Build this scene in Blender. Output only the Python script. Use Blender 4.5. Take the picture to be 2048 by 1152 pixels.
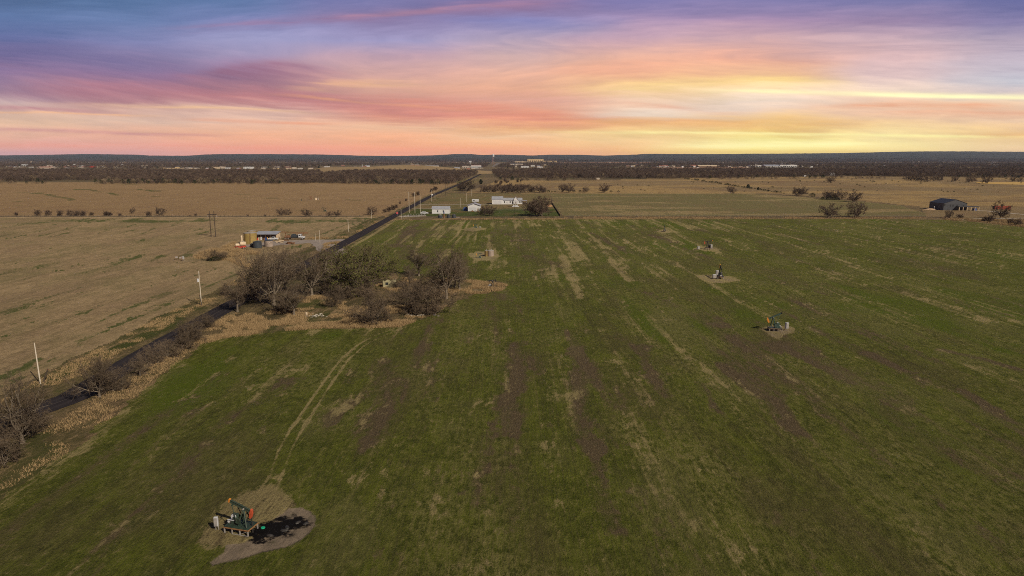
import bpy, math, random
import numpy as np
from mathutils import Vector, Matrix
R = math.radians
scn = bpy.context.scene
for o in list(bpy.data.objects): bpy.data.objects.remove(o)
COL = scn.collection

# ------------------------------------------------------------------ camera
F = 1384.0; PITCH = R(10.6); CH = 40.0        # focal length in photo pixels, pitch down, height
CT, ST = math.cos(PITCH), math.sin(PITCH)
cd = bpy.data.cameras.new('camera'); cam = bpy.data.objects.new('camera', cd); COL.objects.link(cam)
cd.sensor_width = 36; cd.lens = 36 * F / 2048; cd.clip_start = 0.5; cd.clip_end = 60000
cam.location = (0, 0, CH); cam.rotation_euler = (math.pi / 2 - PITCH, 0, 0)
scn.camera = cam

# ------------------------------------------------------------------ colour management
scn.view_settings.view_transform = 'Standard'; scn.view_settings.look = 'None'
scn.view_settings.exposure = 0; scn.view_settings.gamma = 1
scn.cycles.max_bounces = 4; scn.cycles.diffuse_bounces = 2; scn.cycles.glossy_bounces = 2
scn.cycles.transparent_max_bounces = 4; scn.cycles.volume_bounces = 0
scn.cycles.use_denoising = False; scn.cycles.pixel_filter_type = 'BLACKMAN_HARRIS'; scn.cycles.filter_width = 1.0
scn.cycles.sample_clamp_indirect = 0.6; scn.cycles.sample_clamp_direct = 3.0
scn.cycles.caustics_reflective = False; scn.cycles.caustics_refractive = False

def lin(c):
    return tuple((v / 255 / 12.92) if v / 255 <= 0.04045 else ((v / 255 + 0.055) / 1.055) ** 2.4 for v in c) + (1,)

# ------------------------------------------------------------------ node helper
class NT:
    def __init__(s, tree): s.t = tree
    def n(s, kind, **kw):
        nd = s.t.nodes.new(kind)
        for k, v in kw.items(): setattr(nd, k, v)
        return nd
    def put(s, sock, v):
        if isinstance(v, bpy.types.NodeSocket): s.t.links.new(v, sock)
        else: sock.default_value = v
    def math(s, op, a, b=0.0, c=None, clamp=False):
        nd = s.n('ShaderNodeMath', operation=op); nd.use_clamp = clamp
        s.put(nd.inputs[0], a); s.put(nd.inputs[1], b)
        if c is not None: s.put(nd.inputs[2], c)
        return nd.outputs[0]
    def mix(s, f, a, b, bt='MIX'):
        nd = s.n('ShaderNodeMix', data_type='RGBA', blend_type=bt); nd.clamp_factor = True
        s.put(nd.inputs[0], f); s.put(nd.inputs[6], a); s.put(nd.inputs[7], b)
        return nd.outputs[2]
    def mr(s, v, a, b, c=0.0, d=1.0, smooth=True):
        nd = s.n('ShaderNodeMapRange'); nd.interpolation_type = 'SMOOTHSTEP' if smooth else 'LINEAR'; nd.clamp = True
        s.put(nd.inputs[0], v); s.put(nd.inputs[1], a); s.put(nd.inputs[2], b); s.put(nd.inputs[3], c); s.put(nd.inputs[4], d)
        return nd.outputs[0]
    def noise(s, vec, scale, detail=4, rough=0.6, dist=0.0):
        nd = s.n('ShaderNodeTexNoise'); s.put(nd.inputs['Vector'], vec)
        nd.inputs['Scale'].default_value = scale; nd.inputs['Detail'].default_value = detail
        nd.inputs['Roughness'].default_value = rough; nd.inputs['Distortion'].default_value = dist
        return nd.outputs['Fac']
    def xyz(s, x, y, z):
        nd = s.n('ShaderNodeCombineXYZ'); s.put(nd.inputs[0], x); s.put(nd.inputs[1], y); s.put(nd.inputs[2], z)
        return nd.outputs[0]
    def mapping(s, vec, scale=(1, 1, 1), rot=(0, 0, 0)):
        nd = s.n('ShaderNodeMapping'); s.put(nd.inputs[0], vec)
        nd.inputs['Scale'].default_value = scale; nd.inputs['Rotation'].default_value = rot
        return nd.outputs[0]
    def ramp(s, f, stops, interp='LINEAR'):
        nd = s.n('ShaderNodeValToRGB'); cr = nd.color_ramp; cr.interpolation = interp
        s.put(nd.inputs[0], f)
        while len(cr.elements) < len(stops): cr.elements.new(1.0)
        for e, (p, c) in zip(cr.elements, sorted(stops, key=lambda q: q[0])): e.position = p
        for e, (p, c) in zip(cr.elements, sorted(stops, key=lambda q: q[0])): e.color = c
        return nd.outputs[0]
    def curve(s, f, pts):
        nd = s.n('ShaderNodeFloatCurve'); s.put(nd.inputs['Value'], f); nd.inputs['Factor'].default_value = 1
        c = nd.mapping.curves[0]
        while len(c.points) < len(pts): c.points.new(0.5, 0.5)
        for p, q in zip(c.points, pts): p.location = q; p.handle_type = 'AUTO'
        nd.mapping.update()
        return nd.outputs[0]

# ------------------------------------------------------------------ sun
SUN_EL = R(37); SUN_AZ = (0.67, -0.74)          # the sun stands right of and behind the viewer
world = bpy.data.worlds.new('World'); scn.world = world; world.use_nodes = True
ld = bpy.data.lights.new('sun', 'SUN'); ld.energy = 4.3; ld.angle = R(0.6); ld.color = (1.0, 0.89, 0.72)
sun = bpy.data.objects.new('sun', ld); COL.objects.link(sun)
sd = Vector((SUN_AZ[0] * math.cos(SUN_EL), SUN_AZ[1] * math.cos(SUN_EL), math.sin(SUN_EL)))
sun.rotation_euler = sd.to_track_quat('Z', 'Y').to_euler(); sun.location = (200, -200, 300)

# ------------------------------------------------------------------ sky light: clear sky overhead, dusk colours low down (the clouds follow below)
def build_world():
    t = NT(world.node_tree); world.node_tree.nodes.clear()
    sp = t.n('ShaderNodeSeparateXYZ'); t.put(sp.inputs[0], t.n('ShaderNodeTexCoord').outputs['Generated']); Z = sp.outputs[2]
    low = t.ramp(t.math('MULTIPLY', Z, 2.5, clamp=True), [(0.0, lin((238, 176, 130))), (.12, lin((230, 176, 140))), (.3, lin((180, 145, 160))), (.5, lin((120, 115, 168))), (.75, lin((86, 98, 150))), (1.0, lin((62, 84, 134)))])
    ns = t.n('ShaderNodeTexSky', sky_type='NISHITA'); ns.sun_disc = False
    ns.sun_elevation = SUN_EL; ns.sun_rotation = math.atan2(SUN_AZ[0], SUN_AZ[1])
    hs = t.mix(1.0, ns.outputs[0], (0.034, 0.032, 0.028, 1), 'MULTIPLY')
    bg = t.n('ShaderNodeBackground'); t.put(bg.inputs[0], t.mix(t.mr(Z, 0.2, 0.5), low, hs)); bg.inputs[1].default_value = 0.85
    wo = t.n('ShaderNodeOutputWorld'); t.put(wo.inputs[0], bg.outputs[0])
build_world()

# ------------------------------------------------------------------ placing by the survey of the photograph
def at(px, py):
    """ground point seen at (px, py) and how many photo pixels one metre takes there"""
    b = (576 - py) / F
    dz = -ST + b * CT; dy = CT + b * ST
    s = CH / -dz
    return s * (px - 1024) / F, s * dy, F / s
def topix(x, y):
    d = y * CT + CH * ST
    return 1024 + F * x / d, 576 - F * ((y * ST - CH * CT) / d)

def tag(o, label=None, cat=None, group=None, kind=None):
    if label: o['label'] = label
    if cat: o['category'] = cat
    if group: o['group'] = group
    if kind: o['kind'] = kind
    return o
def empty(name, loc, rz=0.0, label=None, cat=None, group=None):
    o = bpy.data.objects.new(name, None); COL.objects.link(o); o.location = loc; o.rotation_euler = (0, 0, rz)
    o.empty_display_size = 0.5
    return tag(o, label, cat, group)
def clone(src, loc, rz=0.0, sc=1.0, label=None, group=None, cat=None):
    r = src.copy(); COL.objects.link(r); r.location = loc; r.rotation_euler = (0, 0, rz); r.scale = (sc, sc, sc) if not isinstance(sc, tuple) else sc
    if label: r['label'] = label
    if group: r['group'] = group
    elif 'group' in r: del r['group']
    if cat: r['category'] = cat
    for ch in src.children:
        c = ch.copy(); COL.objects.link(c); c.parent = r
        for g in ch.children:
            d = g.copy(); COL.objects.link(d); d.parent = c
    return r

# ------------------------------------------------------------------ materials
def pmat(name, col, rough=0.7, var=0.25, scale=1.5, metal=0.0, bump=0.0, spec=0.3, grime=0.0):
    m = bpy.data.materials.new(name); m.use_nodes = True
    t = NT(m.node_tree); b = m.node_tree.nodes['Principled BSDF']
    co = t.n('ShaderNodeTexCoord').outputs['Object']
    n = t.noise(co, scale, 5, 0.6)
    dark = tuple(c * (1 - var) for c in col) + (1,); lite = tuple(min(1, c * (1 + var)) for c in col) + (1,)
    c = t.mix(t.mr(n, 0.3, 0.7), dark, lite)
    if grime:
        g = t.noise(t.mapping(co, (3, 3, 0.6)), 1.3, 5, 0.7)
        c = t.mix(t.math('MULTIPLY', t.mr(g, 0.5, 0.75), grime), c, (0.10, 0.06, 0.035, 1))
    oi = t.n('ShaderNodeObjectInfo').outputs['Random']
    c = t.mix(t.math('MULTIPLY', oi, 0.12), c, (0.2, 0.16, 0.12, 1))
    t.put(b.inputs['Base Color'], c)
    b.inputs['Roughness'].default_value = rough; b.inputs['Metallic'].default_value = metal
    b.inputs['Specular IOR Level'].default_value = spec
    if bump:
        bp = t.n('ShaderNodeBump'); bp.inputs['Strength'].default_value = bump; bp.inputs['Distance'].default_value = 0.05
        t.put(bp.inputs['Height'], t.noise(co, scale * 6, 4, 0.6)); t.put(b.inputs['Normal'], bp.outputs[0])
    return m
def tree_mat(name, ca, cb, var=0.5):
    m = bpy.data.materials.new(name); m.use_nodes = True
    t = NT(m.node_tree); b = m.node_tree.nodes['Principled BSDF']
    co = t.n('ShaderNodeTexCoord').outputs['Object']
    oi = t.n('ShaderNodeObjectInfo').outputs['Random']
    n = t.noise(co, 0.6, 4, 0.6)
    f = t.math('ADD', t.math('MULTIPLY', oi, 0.55), t.math('MULTIPLY', n, 0.55), clamp=True)
    t.put(b.inputs['Base Color'], t.mix(f, tuple(ca) + (1,), tuple(cb) + (1,)))
    b.inputs['Roughness'].default_value = 0.9; b.inputs['Specular IOR Level'].default_value = 0.1
    return m
M = {}
M['bark'] = tree_mat('bark', (0.10, 0.08, 0.06), (0.22, 0.18, 0.135))
M['twig'] = tree_mat('twigs', (0.070, 0.052, 0.036), (0.160, 0.118, 0.080))
M['bud'] = tree_mat('buds', (0.080, 0.090, 0.022), (0.14, 0.135, 0.038))
M['farwood'] = tree_mat('far_wood', (0.030, 0.021, 0.018), (0.150, 0.105, 0.078))
M['cedar'] = tree_mat('cedar_foliage', (0.012, 0.018, 0.008), (0.03, 0.04, 0.014))
M['tallgrass'] = tree_mat('dry_grass', (0.18, 0.125, 0.060), (0.40, 0.275, 0.145))
M['greengrass'] = tree_mat('green_grass', (0.03, 0.05, 0.012), (0.05, 0.075, 0.02))
M['green_paint'] = pmat('green_paint', (0.022, 0.042, 0.030), 0.5, 0.35, 2, grime=0.35)
M['teal_paint'] = pmat('teal_paint', (0.03, 0.065, 0.055), 0.5, 0.3, 2, grime=0.3)
M['black_paint'] = pmat('black_paint', (0.014, 0.015, 0.016), 0.5, 0.3, 2)
M['red_paint'] = pmat('red_orange_paint', (0.44, 0.070, 0.025), 0.6, 0.25, 2, grime=0.35)
M['orange_paint'] = pmat('orange_paint', (0.58, 0.21, 0.03), 0.6, 0.25, 2, grime=0.35)
M['yellow_paint'] = pmat('yellow_paint', (0.62, 0.30, 0.05), 0.5, 0.2, 2, grime=0.2)
M['rust_orange'] = pmat('rusty_orange_paint', (0.24, 0.115, 0.045), 0.7, 0.35, 3, grime=0.3)
M['rust'] = pmat('rusty_steel', (0.20, 0.095, 0.045), 0.8, 0.4, 3)
M['galv'] = pmat('galvanised_steel', (0.36, 0.34, 0.32), 0.5, 0.2, 2, metal=0.3)
M['white_metal'] = pmat('white_metal', (0.52, 0.53, 0.55), 0.5, 0.08, 0.8, grime=0.15)
M['white_wall'] = pmat('white_siding', (0.60, 0.60, 0.60), 0.6, 0.06, 0.7, grime=0.10)
M['grey_roof'] = pmat('grey_roof', (0.30, 0.31, 0.35), 0.45, 0.12, 0.5)
M['glass'] = pmat('window_glass', (0.02, 0.025, 0.03), 0.15, 0.1, 1, spec=0.6)
M['concrete'] = pmat('concrete', (0.42, 0.38, 0.32), 0.85, 0.15, 1.5, bump=0.3, grime=0.2)
M['pole_pale'] = pmat('pale_pole', (0.55, 0.49, 0.40), 0.8, 0.12, 1.0)
M['pole_wood'] = pmat('dark_wood_pole', (0.055, 0.04, 0.03), 0.9, 0.3, 2)
M['charcoal'] = pmat('charcoal_siding', (0.060, 0.066, 0.078), 0.5, 0.12, 0.8)
M['charcoal_roof'] = pmat('charcoal_roof', (0.028, 0.032, 0.042), 0.5, 0.12, 0.5)
M['red_box'] = pmat('red_container_paint', (0.33, 0.065, 0.035), 0.6, 0.2, 1, grime=0.3)
M['tank_olive'] = pmat('olive_tank_paint', (0.28, 0.20, 0.065), 0.6, 0.15, 0.8, grime=0.45)
M['tank_grey'] = pmat('grey_tank_paint', (0.30, 0.24, 0.20), 0.6, 0.15, 0.8, grime=0.3)
M['tank_dark'] = pmat('dark_tank', (0.035, 0.045, 0.055), 0.5, 0.2, 0.8)
M['tank_rim'] = pmat('grey_tank_top', (0.30, 0.27, 0.24), 0.7, 0.2, 1)
M['cream'] = pmat('cream_paint', (0.60, 0.47, 0.32), 0.5, 0.15, 1, grime=0.25)
M['red'] = pmat('bright_red', (0.50, 0.045, 0.025), 0.5, 0.2, 1)
M['blue'] = pmat('blue_plastic', (0.03, 0.07, 0.22), 0.5, 0.2, 1)
M['tyre'] = pmat('tyre_rubber', (0.018, 0.018, 0.018), 0.9, 0.2, 2)
M['yellow_wall'] = pmat('tan_brick', (0.58, 0.42, 0.22), 0.8, 0.08, 0.02)
M['brick'] = pmat('red_brick', (0.34, 0.14, 0.10), 0.8, 0.15, 0.05)
M['tan_wall'] = pmat('tan_stucco', (0.50, 0.42, 0.34), 0.8, 0.12, 0.05)
M['dk_roof'] = pmat('dark_shingles', (0.12, 0.105, 0.10), 0.9, 0.15, 0.05)
M['wood'] = pmat('weathered_wood', (0.16, 0.10, 0.06), 0.9, 0.25, 2)

# ------------------------------------------------------------------ mesh builder
class MB:
    def __init__(s): s.v = []; s.f = []
    def add(s, vs, fs):
        o = len(s.v); s.v += [tuple(v) for v in vs]; s.f += [tuple(i + o for i in f) for f in fs]; return s
    def box(s, x0, x1, y0, y1, z0, z1):
        return s.add([(x, y, z) for z in (z0, z1) for y in (y0, y1) for x in (x0, x1)],
                     [(0, 2, 3, 1), (4, 5, 7, 6), (0, 1, 5, 4), (2, 6, 7, 3), (0, 4, 6, 2), (1, 3, 7, 5)])
    def bar(s, a, b, w, h=None, w2=None, h2=None):
        a, b = Vector(a), Vector(b); h = h or w; w2 = w2 or w; h2 = h2 or h
        d = (b - a).normalized(); up = Vector((0, 0, 1)) if abs(d.z) < 0.95 else Vector((0, 1, 0))
        sx = d.cross(up).normalized(); sy = sx.cross(d).normalized()
        vs = []
        for p, ww, hh in ((a, w, h), (b, w2, h2)):
            for i, j in ((-1, -1), (1, -1), (1, 1), (-1, 1)): vs.append(p + sx * (i * ww / 2) + sy * (j * hh / 2))
        return s.add(vs, [(0, 3, 2, 1), (4, 5, 6, 7), (0, 1, 5, 4), (1, 2, 6, 5), (2, 3, 7, 6), (3, 0, 4, 7)])
    def cyl(s, a, b, r, r2=None, n=16, cap=True):
        a, b = Vector(a), Vector(b); r2 = r if r2 is None else r2
        d = (b - a).normalized(); up = Vector((0, 0, 1)) if abs(d.z) < 0.95 else Vector((0, 1, 0))
        sx = d.cross(up).normalized(); sy = sx.cross(d).normalized()
        vs = [p + (sx * math.cos(2 * math.pi * k / n) + sy * math.sin(2 * math.pi * k / n)) * rr for p, rr in ((a, r), (b, r2)) for k in range(n)]
        fs = [(k, k + n, (k + 1) % n + n, (k + 1) % n) for k in range(n)]
        if cap: fs += [tuple(range(n)), tuple(reversed(range(n, 2 * n)))]
        return s.add(vs, fs)
    def lathe(s, prof, c=(0, 0, 0), n=20):
        vs = [(c[0] + r * math.cos(2 * math.pi * k / n), c[1] + r * math.sin(2 * math.pi * k / n), c[2] + z) for r, z in prof for k in range(n)]
        fs = [(i * n + k, i * n + (k + 1) % n, (i + 1) * n + (k + 1) % n, (i + 1) * n + k) for i in range(len(prof) - 1) for k in range(n)]
        fs += [tuple(reversed(range(n))), tuple(range((len(prof) - 1) * n, len(prof) * n))]
        return s.add(vs, fs)
    def prism(s, pts, y0, y1):
        """polygon in the xz plane, extruded along y"""
        n = len(pts)
        vs = [(x, y0, z) for x, z in pts] + [(x, y1, z) for x, z in pts]
        return s.add(vs, [tuple(range(n)), tuple(reversed(range(n, 2 * n)))] + [(k, k + n, (k + 1) % n + n, (k + 1) % n) for k in range(n)])
    def xprism(s, pts, x0, x1):
        n = len(pts)
        vs = [(x0, y, z) for y, z in pts] + [(x1, y, z) for y, z in pts]
        return s.add(vs, [tuple(reversed(range(n))), tuple(range(n, 2 * n))] + [(k, (k + 1) % n, (k + 1) % n + n, k + n) for k in range(n)])
    def build(s, name, mat, parent=None, bevel=0.0):
        me = bpy.data.meshes.new(name); me.from_pydata(s.v, [], s.f); me.materials.append(mat); me.update()
        o = bpy.data.objects.new(name, me); COL.objects.link(o)
        if parent: o.parent = parent
        if bevel:
            bv = o.modifiers.new('bevel', 'BEVEL'); bv.width = bevel; bv.segments = 2; bv.limit_method = 'ANGLE'
        return o

# ------------------------------------------------------------------ value noise in numpy
def _h(ix, iy, seed):
    n = (ix * 374761393 + iy * 668265263 + seed * 982451653) & 0xffffffff
    n = ((n ^ (n >> 13)) * 1274126177) & 0xffffffff
    return ((n ^ (n >> 16)) & 0xffff) / 65535.0
def vnoise(x, y, seed=0):
    ix = np.floor(x).astype(np.int64); iy = np.floor(y).astype(np.int64)
    fx = x - ix; fy = y - iy; fx = fx * fx * (3 - 2 * fx); fy = fy * fy * (3 - 2 * fy)
    a = _h(ix, iy, seed); b = _h(ix + 1, iy, seed); c = _h(ix, iy + 1, seed); d = _h(ix + 1, iy + 1, seed)
    return (a * (1 - fx) + b * fx) * (1 - fy) + (c * (1 - fx) + d * fx) * fy
def fbm(x, y, seed=0, octv=4, rough=0.55):
    s = 0; a = 1; tot = 0
    for k in range(octv):
        s = s + a * vnoise(x * 2 ** k + 17.3 * k, y * 2 ** k - 9.1 * k, seed + k); tot += a; a *= rough
    return s / tot
def sstep(v, a, b):
    q = np.clip((v - a) / (b - a), 0, 1); return q * q * (3 - 2 * q)
def inpoly(px, py, poly):
    r = np.zeros(px.shape, bool); n = len(poly)
    for i in range(n):
        x0, y0 = poly[i]; x1, y1 = poly[(i + 1) % n]
        if y0 == y1: continue
        c = ((y0 > py) != (y1 > py)) & (px < (x1 - x0) * (py - y0) / (y1 - y0) + x0)
        r ^= c
    return r
def distline(X, Y, pts):
    """signed distance to a polyline (left is +)"""
    best = np.full(X.shape, 1e9); sg = np.zeros(X.shape)
    for (x0, y0), (x1, y1) in zip(pts[:-1], pts[1:]):
        dx, dy = x1 - x0, y1 - y0; L = dx * dx + dy * dy
        tt = np.clip(((X - x0) * dx + (Y - y0) * dy) / L, 0, 1)
        d = np.hypot(X - x0 - tt * dx, Y - y0 - tt * dy)
        cr = (dx * (Y - y0) - dy * (X - x0)) / math.sqrt(L)
        m = d < best; best = np.where(m, d, best); sg = np.where(m, cr, sg)
    return best, sg

# ------------------------------------------------------------------ the evening sky: a backdrop 28 km off carrying the clouds
SKYC = {0: [(0,72,100,150),(40,80,107,162),(75,92,104,162),(95,98,98,152),(115,104,94,146),(150,122,102,150),(185,155,122,147),(205,190,162,166),(225,216,176,155),(250,222,178,150),(280,222,165,145),(305,205,150,155)],
      256: [(0,74,106,158),(40,94,118,173),(80,120,124,178),(110,126,114,162),(150,142,108,150),(180,160,112,138),(200,178,126,136),(216,212,168,154),(240,220,180,160),(270,225,165,140),(305,215,150,145)],
      512: [(0,84,113,168),(40,114,124,182),(80,143,143,192),(110,150,138,180),(135,150,120,160),(160,164,118,138),(190,186,120,126),(215,208,165,158),(240,225,180,160),(270,238,170,135),(305,235,150,125)],
      768: [(0,102,108,168),(40,130,117,168),(80,152,146,195),(110,185,150,170),(150,210,158,152),(170,218,162,145),(200,208,140,132),(230,220,140,120),(250,235,180,145),(280,240,165,125),(305,240,155,115)],
      1024: [(0,116,107,163),(14,132,110,158),(40,126,126,186),(80,165,147,177),(110,203,165,167),(150,225,168,148),(180,225,162,134),(200,218,154,138),(235,232,150,116),(252,240,175,120),(268,240,192,148),(290,240,170,120),(305,240,160,110)],
      1280: [(0,120,115,175),(40,153,130,175),(80,186,150,172),(115,218,165,152),(150,230,166,134),(175,238,192,135),(200,238,200,172),(225,236,208,185),(240,235,172,122),(262,238,200,130),(280,240,198,138),(305,238,168,110)],
      1536: [(0,120,115,172),(40,158,130,172),(80,195,155,165),(120,222,162,145),(150,233,180,138),(165,240,200,132),(185,243,212,168),(200,238,212,194),(215,238,203,180),(240,236,190,124),(262,238,200,112),(274,246,228,135),(290,250,240,152),(308,240,214,100)],
      1792: [(0,112,112,168),(40,148,125,166),(80,192,160,175),(120,212,175,180),(150,218,186,187),(180,234,205,188),(205,236,195,168),(225,235,190,160),(245,240,200,150),(265,243,216,150),(285,243,222,150),(306,240,212,135)],
      2048: [(0,95,100,160),(40,128,120,170),(80,172,155,180),(120,188,175,195),(160,190,190,205),(185,212,192,192),(205,234,200,170),(225,228,180,150),(240,236,196,162),(265,238,190,130),(290,235,200,150),(306,235,195,145)]}
def sky_rgb(px, py):
    """dusk sky in display colour for the direction that the survey calls (px, py)"""
    W = lambda sx, sy, sl, seed, oc=4, ro=.55: fbm(px / sx, (py - sl * px) / sy, seed, oc, ro) - .5
    left = 1 - sstep(px, 500, 1300); mid = np.exp(-((py - 165) / 80) ** 2)
    sl_ = .17 * left * mid + .03 * (1 - left)                      # wisps dip to the right on the left side
    up = 1 - sstep(py, 70, 120)
    drift = -sl_ * (px - 300) + .07 * up * (px - 300) * sstep(px, 200, 500)
    q = py + drift
    n1 = fbm(px / 330, q / 46, 301, 4); n2 = fbm(px / 150 + n1 * 1.5, q / 15 + n1 * 2, 311, 5, .6); n3 = fbm(px / 60, q / 4.5 + n2 * 3, 321, 4, .6)
    calm = sstep(317 - py, 2, 45)
    yy = py + calm * ((n1 - .5) * 30 + (n2 - .5) * 16 + (n3 - .5) * 4)
    xx = px + (fbm(px / 300, py / 50, 331, 3) - .5) * 220
    cols = sorted(SKYC); rgb = None
    vals = []
    for cx in cols:
        r = SKYC[cx]; ys = [a[0] for a in r]
        ys2 = [-600, -200] + ys; ext = [tuple(c * k for c, k in zip(r[0][1:], kk)) for kk in ((.45, .55, .70), (.70, .82, .92))]
        tab = ext + [a[1:] for a in r]
        vals.append(np.stack([np.interp(yy, ys2, [t_[c] for t_ in tab]) for c in range(3)], -1))
    out = vals[0].copy()
    for i in range(1, len(cols)):
        f = sstep(xx, cols[i - 1], cols[i])[..., None]; out = out * (1 - f) + vals[i] * f
    def stroke(col, s, line, upw, dnw, x0, x1, sh=150, wisp=.5, warp=1.0, seed=340):
        nonlocal out
        yc = np.interp(px, [p[0] for p in line], [p[1] for p in line])
        # smooth the centre line
        for o in (-60, 60): yc = yc + np.interp(px + o, [p[0] for p in line], [p[1] for p in line])
        yc = yc / 3
        d = py + warp * ((n1 - .5) * 14 + (n2 - .5) * 14 + (n3 - .5) * 4) - yc
        m = np.where(d < 0, np.exp(-(d / upw) ** 2), np.exp(-(d / dnw) ** 2))
        e = sstep(px, x0 - sh, x0 + sh * .3) * (1 - sstep(px, x1 - sh * .3, x1 + sh))
        w = (1 - wisp) + wisp * sstep(fbm(px / 120, q / 7, seed, 5, .62), .36, .62)
        m = (m * e * w * s)[..., None]; out = out * (1 - m) + np.array(col, float) * m
    # violet veil at far left, arching mauve cloud, the long rosy bank running down to the right
    stroke((104, 98, 152), .55, [(-200, 84), (0, 92), (150, 104), (280, 128), (420, 150)], 14, 30, -200, 240, 160, .5, 1, 341)
    stroke((138, 106, 146), .42, [(-200, 120), (60, 134), (260, 156), (420, 176)], 12, 18, -200, 330, 160, .6, 1, 342)
    stroke((142, 94, 126), .76, [(150, 186), (330, 158), (430, 144), (520, 130), (600, 133), (700, 150), (820, 172)], 10, 34, 420, 590, 150, .35, .7, 343)
    stroke((172, 108, 126), .56, [(0, 172), (200, 182), (400, 186), (560, 190), (760, 206)], 22, 17, 150, 640, 220, .45, 1, 344)
    stroke((202, 120, 118), .52, [(420, 196), (620, 206), (800, 220), (980, 236), (1200, 246)], 15, 12, 560, 1050, 220, .5, 1, 345)
    stroke((218, 128, 110), .5, [(700, 190), (900, 210), (1100, 232), (1300, 238)], 12, 12, 800, 1160, 200, .6, 1, 346)
    stroke((222, 176, 150), .7, [(-50, 206), (100, 206), (300, 210), (450, 213), (620, 224), (760, 238)], 4, 7, 180, 560, 180, .3, .4, 347)
    stroke((244, 190, 138), .6, [(250, 213), (420, 214), (560, 220), (700, 232)], 2, 2.2, 330, 560, 130, .4, .35, 348)
    stroke((238, 178, 132), .6, [(560, 176), (640, 170), (720, 164), (820, 166)], 7, 9, 640, 780, 110, .6, .9, 349)
    stroke((240, 160, 110), .55, [(560, 186), (700, 200), (860, 214), (960, 222)], 2.5, 3, 620, 860, 120, .5, .6, 350)
    # thin dark wisps over the left horizon, orange one right of them
    stroke((178, 112, 130), .75, [(-200, 210), (60, 216), (160, 221), (280, 226), (400, 229)], 4, 6, -200, 170, 150, .4, .5, 351)
    stroke((246, 178, 126), .6, [(-200, 223), (60, 224), (200, 229), (380, 232)], 2, 2, -200, 250, 130, .4, .4, 352)
    stroke((184, 124, 134), .65, [(-200, 259), (60, 260), (150, 262), (230, 267), (400, 270), (600, 273)], 3, 3.6, -200, 330, 220, .4, .35, 353)
    stroke((238, 150, 116), .65, [(360, 236), (450, 240), (560, 246), (700, 249)], 3, 3.5, 420, 620, 110, .45, .4, 354)
    stroke((240, 138, 118), .35, [(0, 290), (500, 296), (900, 300), (1100, 302)], 7, 8, -100, 1000, 250, .6, .3, 355)
    # rose band across the upper middle
    stroke((150, 112, 156), .6, [(350, 60), (600, 40), (800, 24), (1000, 8), (1200, -2)], 10, 12, 450, 1100, 200, .55, .9, 356)
    stroke((186, 126, 150), .45, [(600, 42), (800, 24), (950, 12), (1100, 2)], 5, 6, 700, 1020, 160, .6, .7, 357)
    # peach plume, yellow veil and bright streaks right of the middle
    stroke((238, 164, 136), .55, [(1050, 148), (1200, 138), (1380, 126), (1460, 120), (1600, 132)], 14, 16, 1180, 1480, 180, .5, 1.1, 358)
    stroke((242, 206, 132), .6, [(1080, 182), (1280, 176), (1450, 164), (1560, 158), (1700, 172)], 10, 12, 1250, 1580, 180, .5, 1, 359)
    stroke((252, 240, 176), .75, [(1300, 176), (1500, 183), (1680, 187), (1820, 190)], 4, 5, 1480, 1820, 180, .4, .35, 360)
    stroke((255, 250, 188), 1.0, [(1500, 184), (1700, 189), (1850, 193), (2048, 196), (2300, 198)], 7, 3.5, 1780, 2400, 200, .15, .12, 361)
    stroke((232, 158, 122), .8, [(1550, 216), (1680, 212), (1780, 208), (1900, 211), (2048, 213)], 5, 6, 1700, 1960, 110, .4, .6, 362)
    stroke((230, 162, 130), .55, [(1700, 226), (1900, 226), (2048, 228)], 5, 6, 1800, 2080, 120, .5, .6, 363)
    stroke((238, 178, 108), .6, [(1050, 246), (1250, 238), (1400, 246), (1600, 248), (1900, 244)], 9, 13, 1200, 1650, 240, .5, .8, 364)
    stroke((240, 150, 122), .5, [(900, 232), (1050, 238), (1180, 246), (1260, 252)], 7, 7, 980, 1180, 130, .5, .8, 365)
    stroke((236, 168, 140), .6, [(1200, 206), (1300, 208), (1400, 216), (1500, 228)], 5, 7, 1250, 1420, 110, .5, 1, 366)
    stroke((244, 222, 204), .5, [(1150, 228), (1300, 222), (1450, 212), (1560, 212)], 6, 7, 1220, 1520, 130, .5, 1, 367)
    stroke((255, 242, 158), .8, [(1050, 262), (1250, 264), (1500, 266), (1700, 269), (1900, 272), (2100, 273)], 2.5, 3.5, 1250, 2000, 260, .45, .3, 368)
    stroke((252, 244, 168), .75, [(1200, 292), (1400, 290), (1550, 289), (1750, 292)], 9, 9, 1400, 1700, 200, .45, .5, 369)
    stroke((236, 200, 96), .6, [(1250, 303), (1500, 304), (1800, 305)], 4, 8, 1350, 1720, 240, .3, .2, 370)
    stroke((234, 176, 110), .5, [(1850, 268), (2048, 270)], 4, 5, 1980, 2400, 110, .3, .3, 371)
    # lengthwise mottling everywhere
    s = (n2 - .5) * .16 * calm + (n3 - .5) * .10 * calm + (n1 - .5) * .12 * calm
    out = out * (1 + s[..., None] * np.array([.85, .75, .55]))
    g_ = out.mean(-1, keepdims=True); out = g_ + (out - g_) * .86 + np.array([5, 4, 0])
    return np.clip(out, 0, 255)

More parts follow.
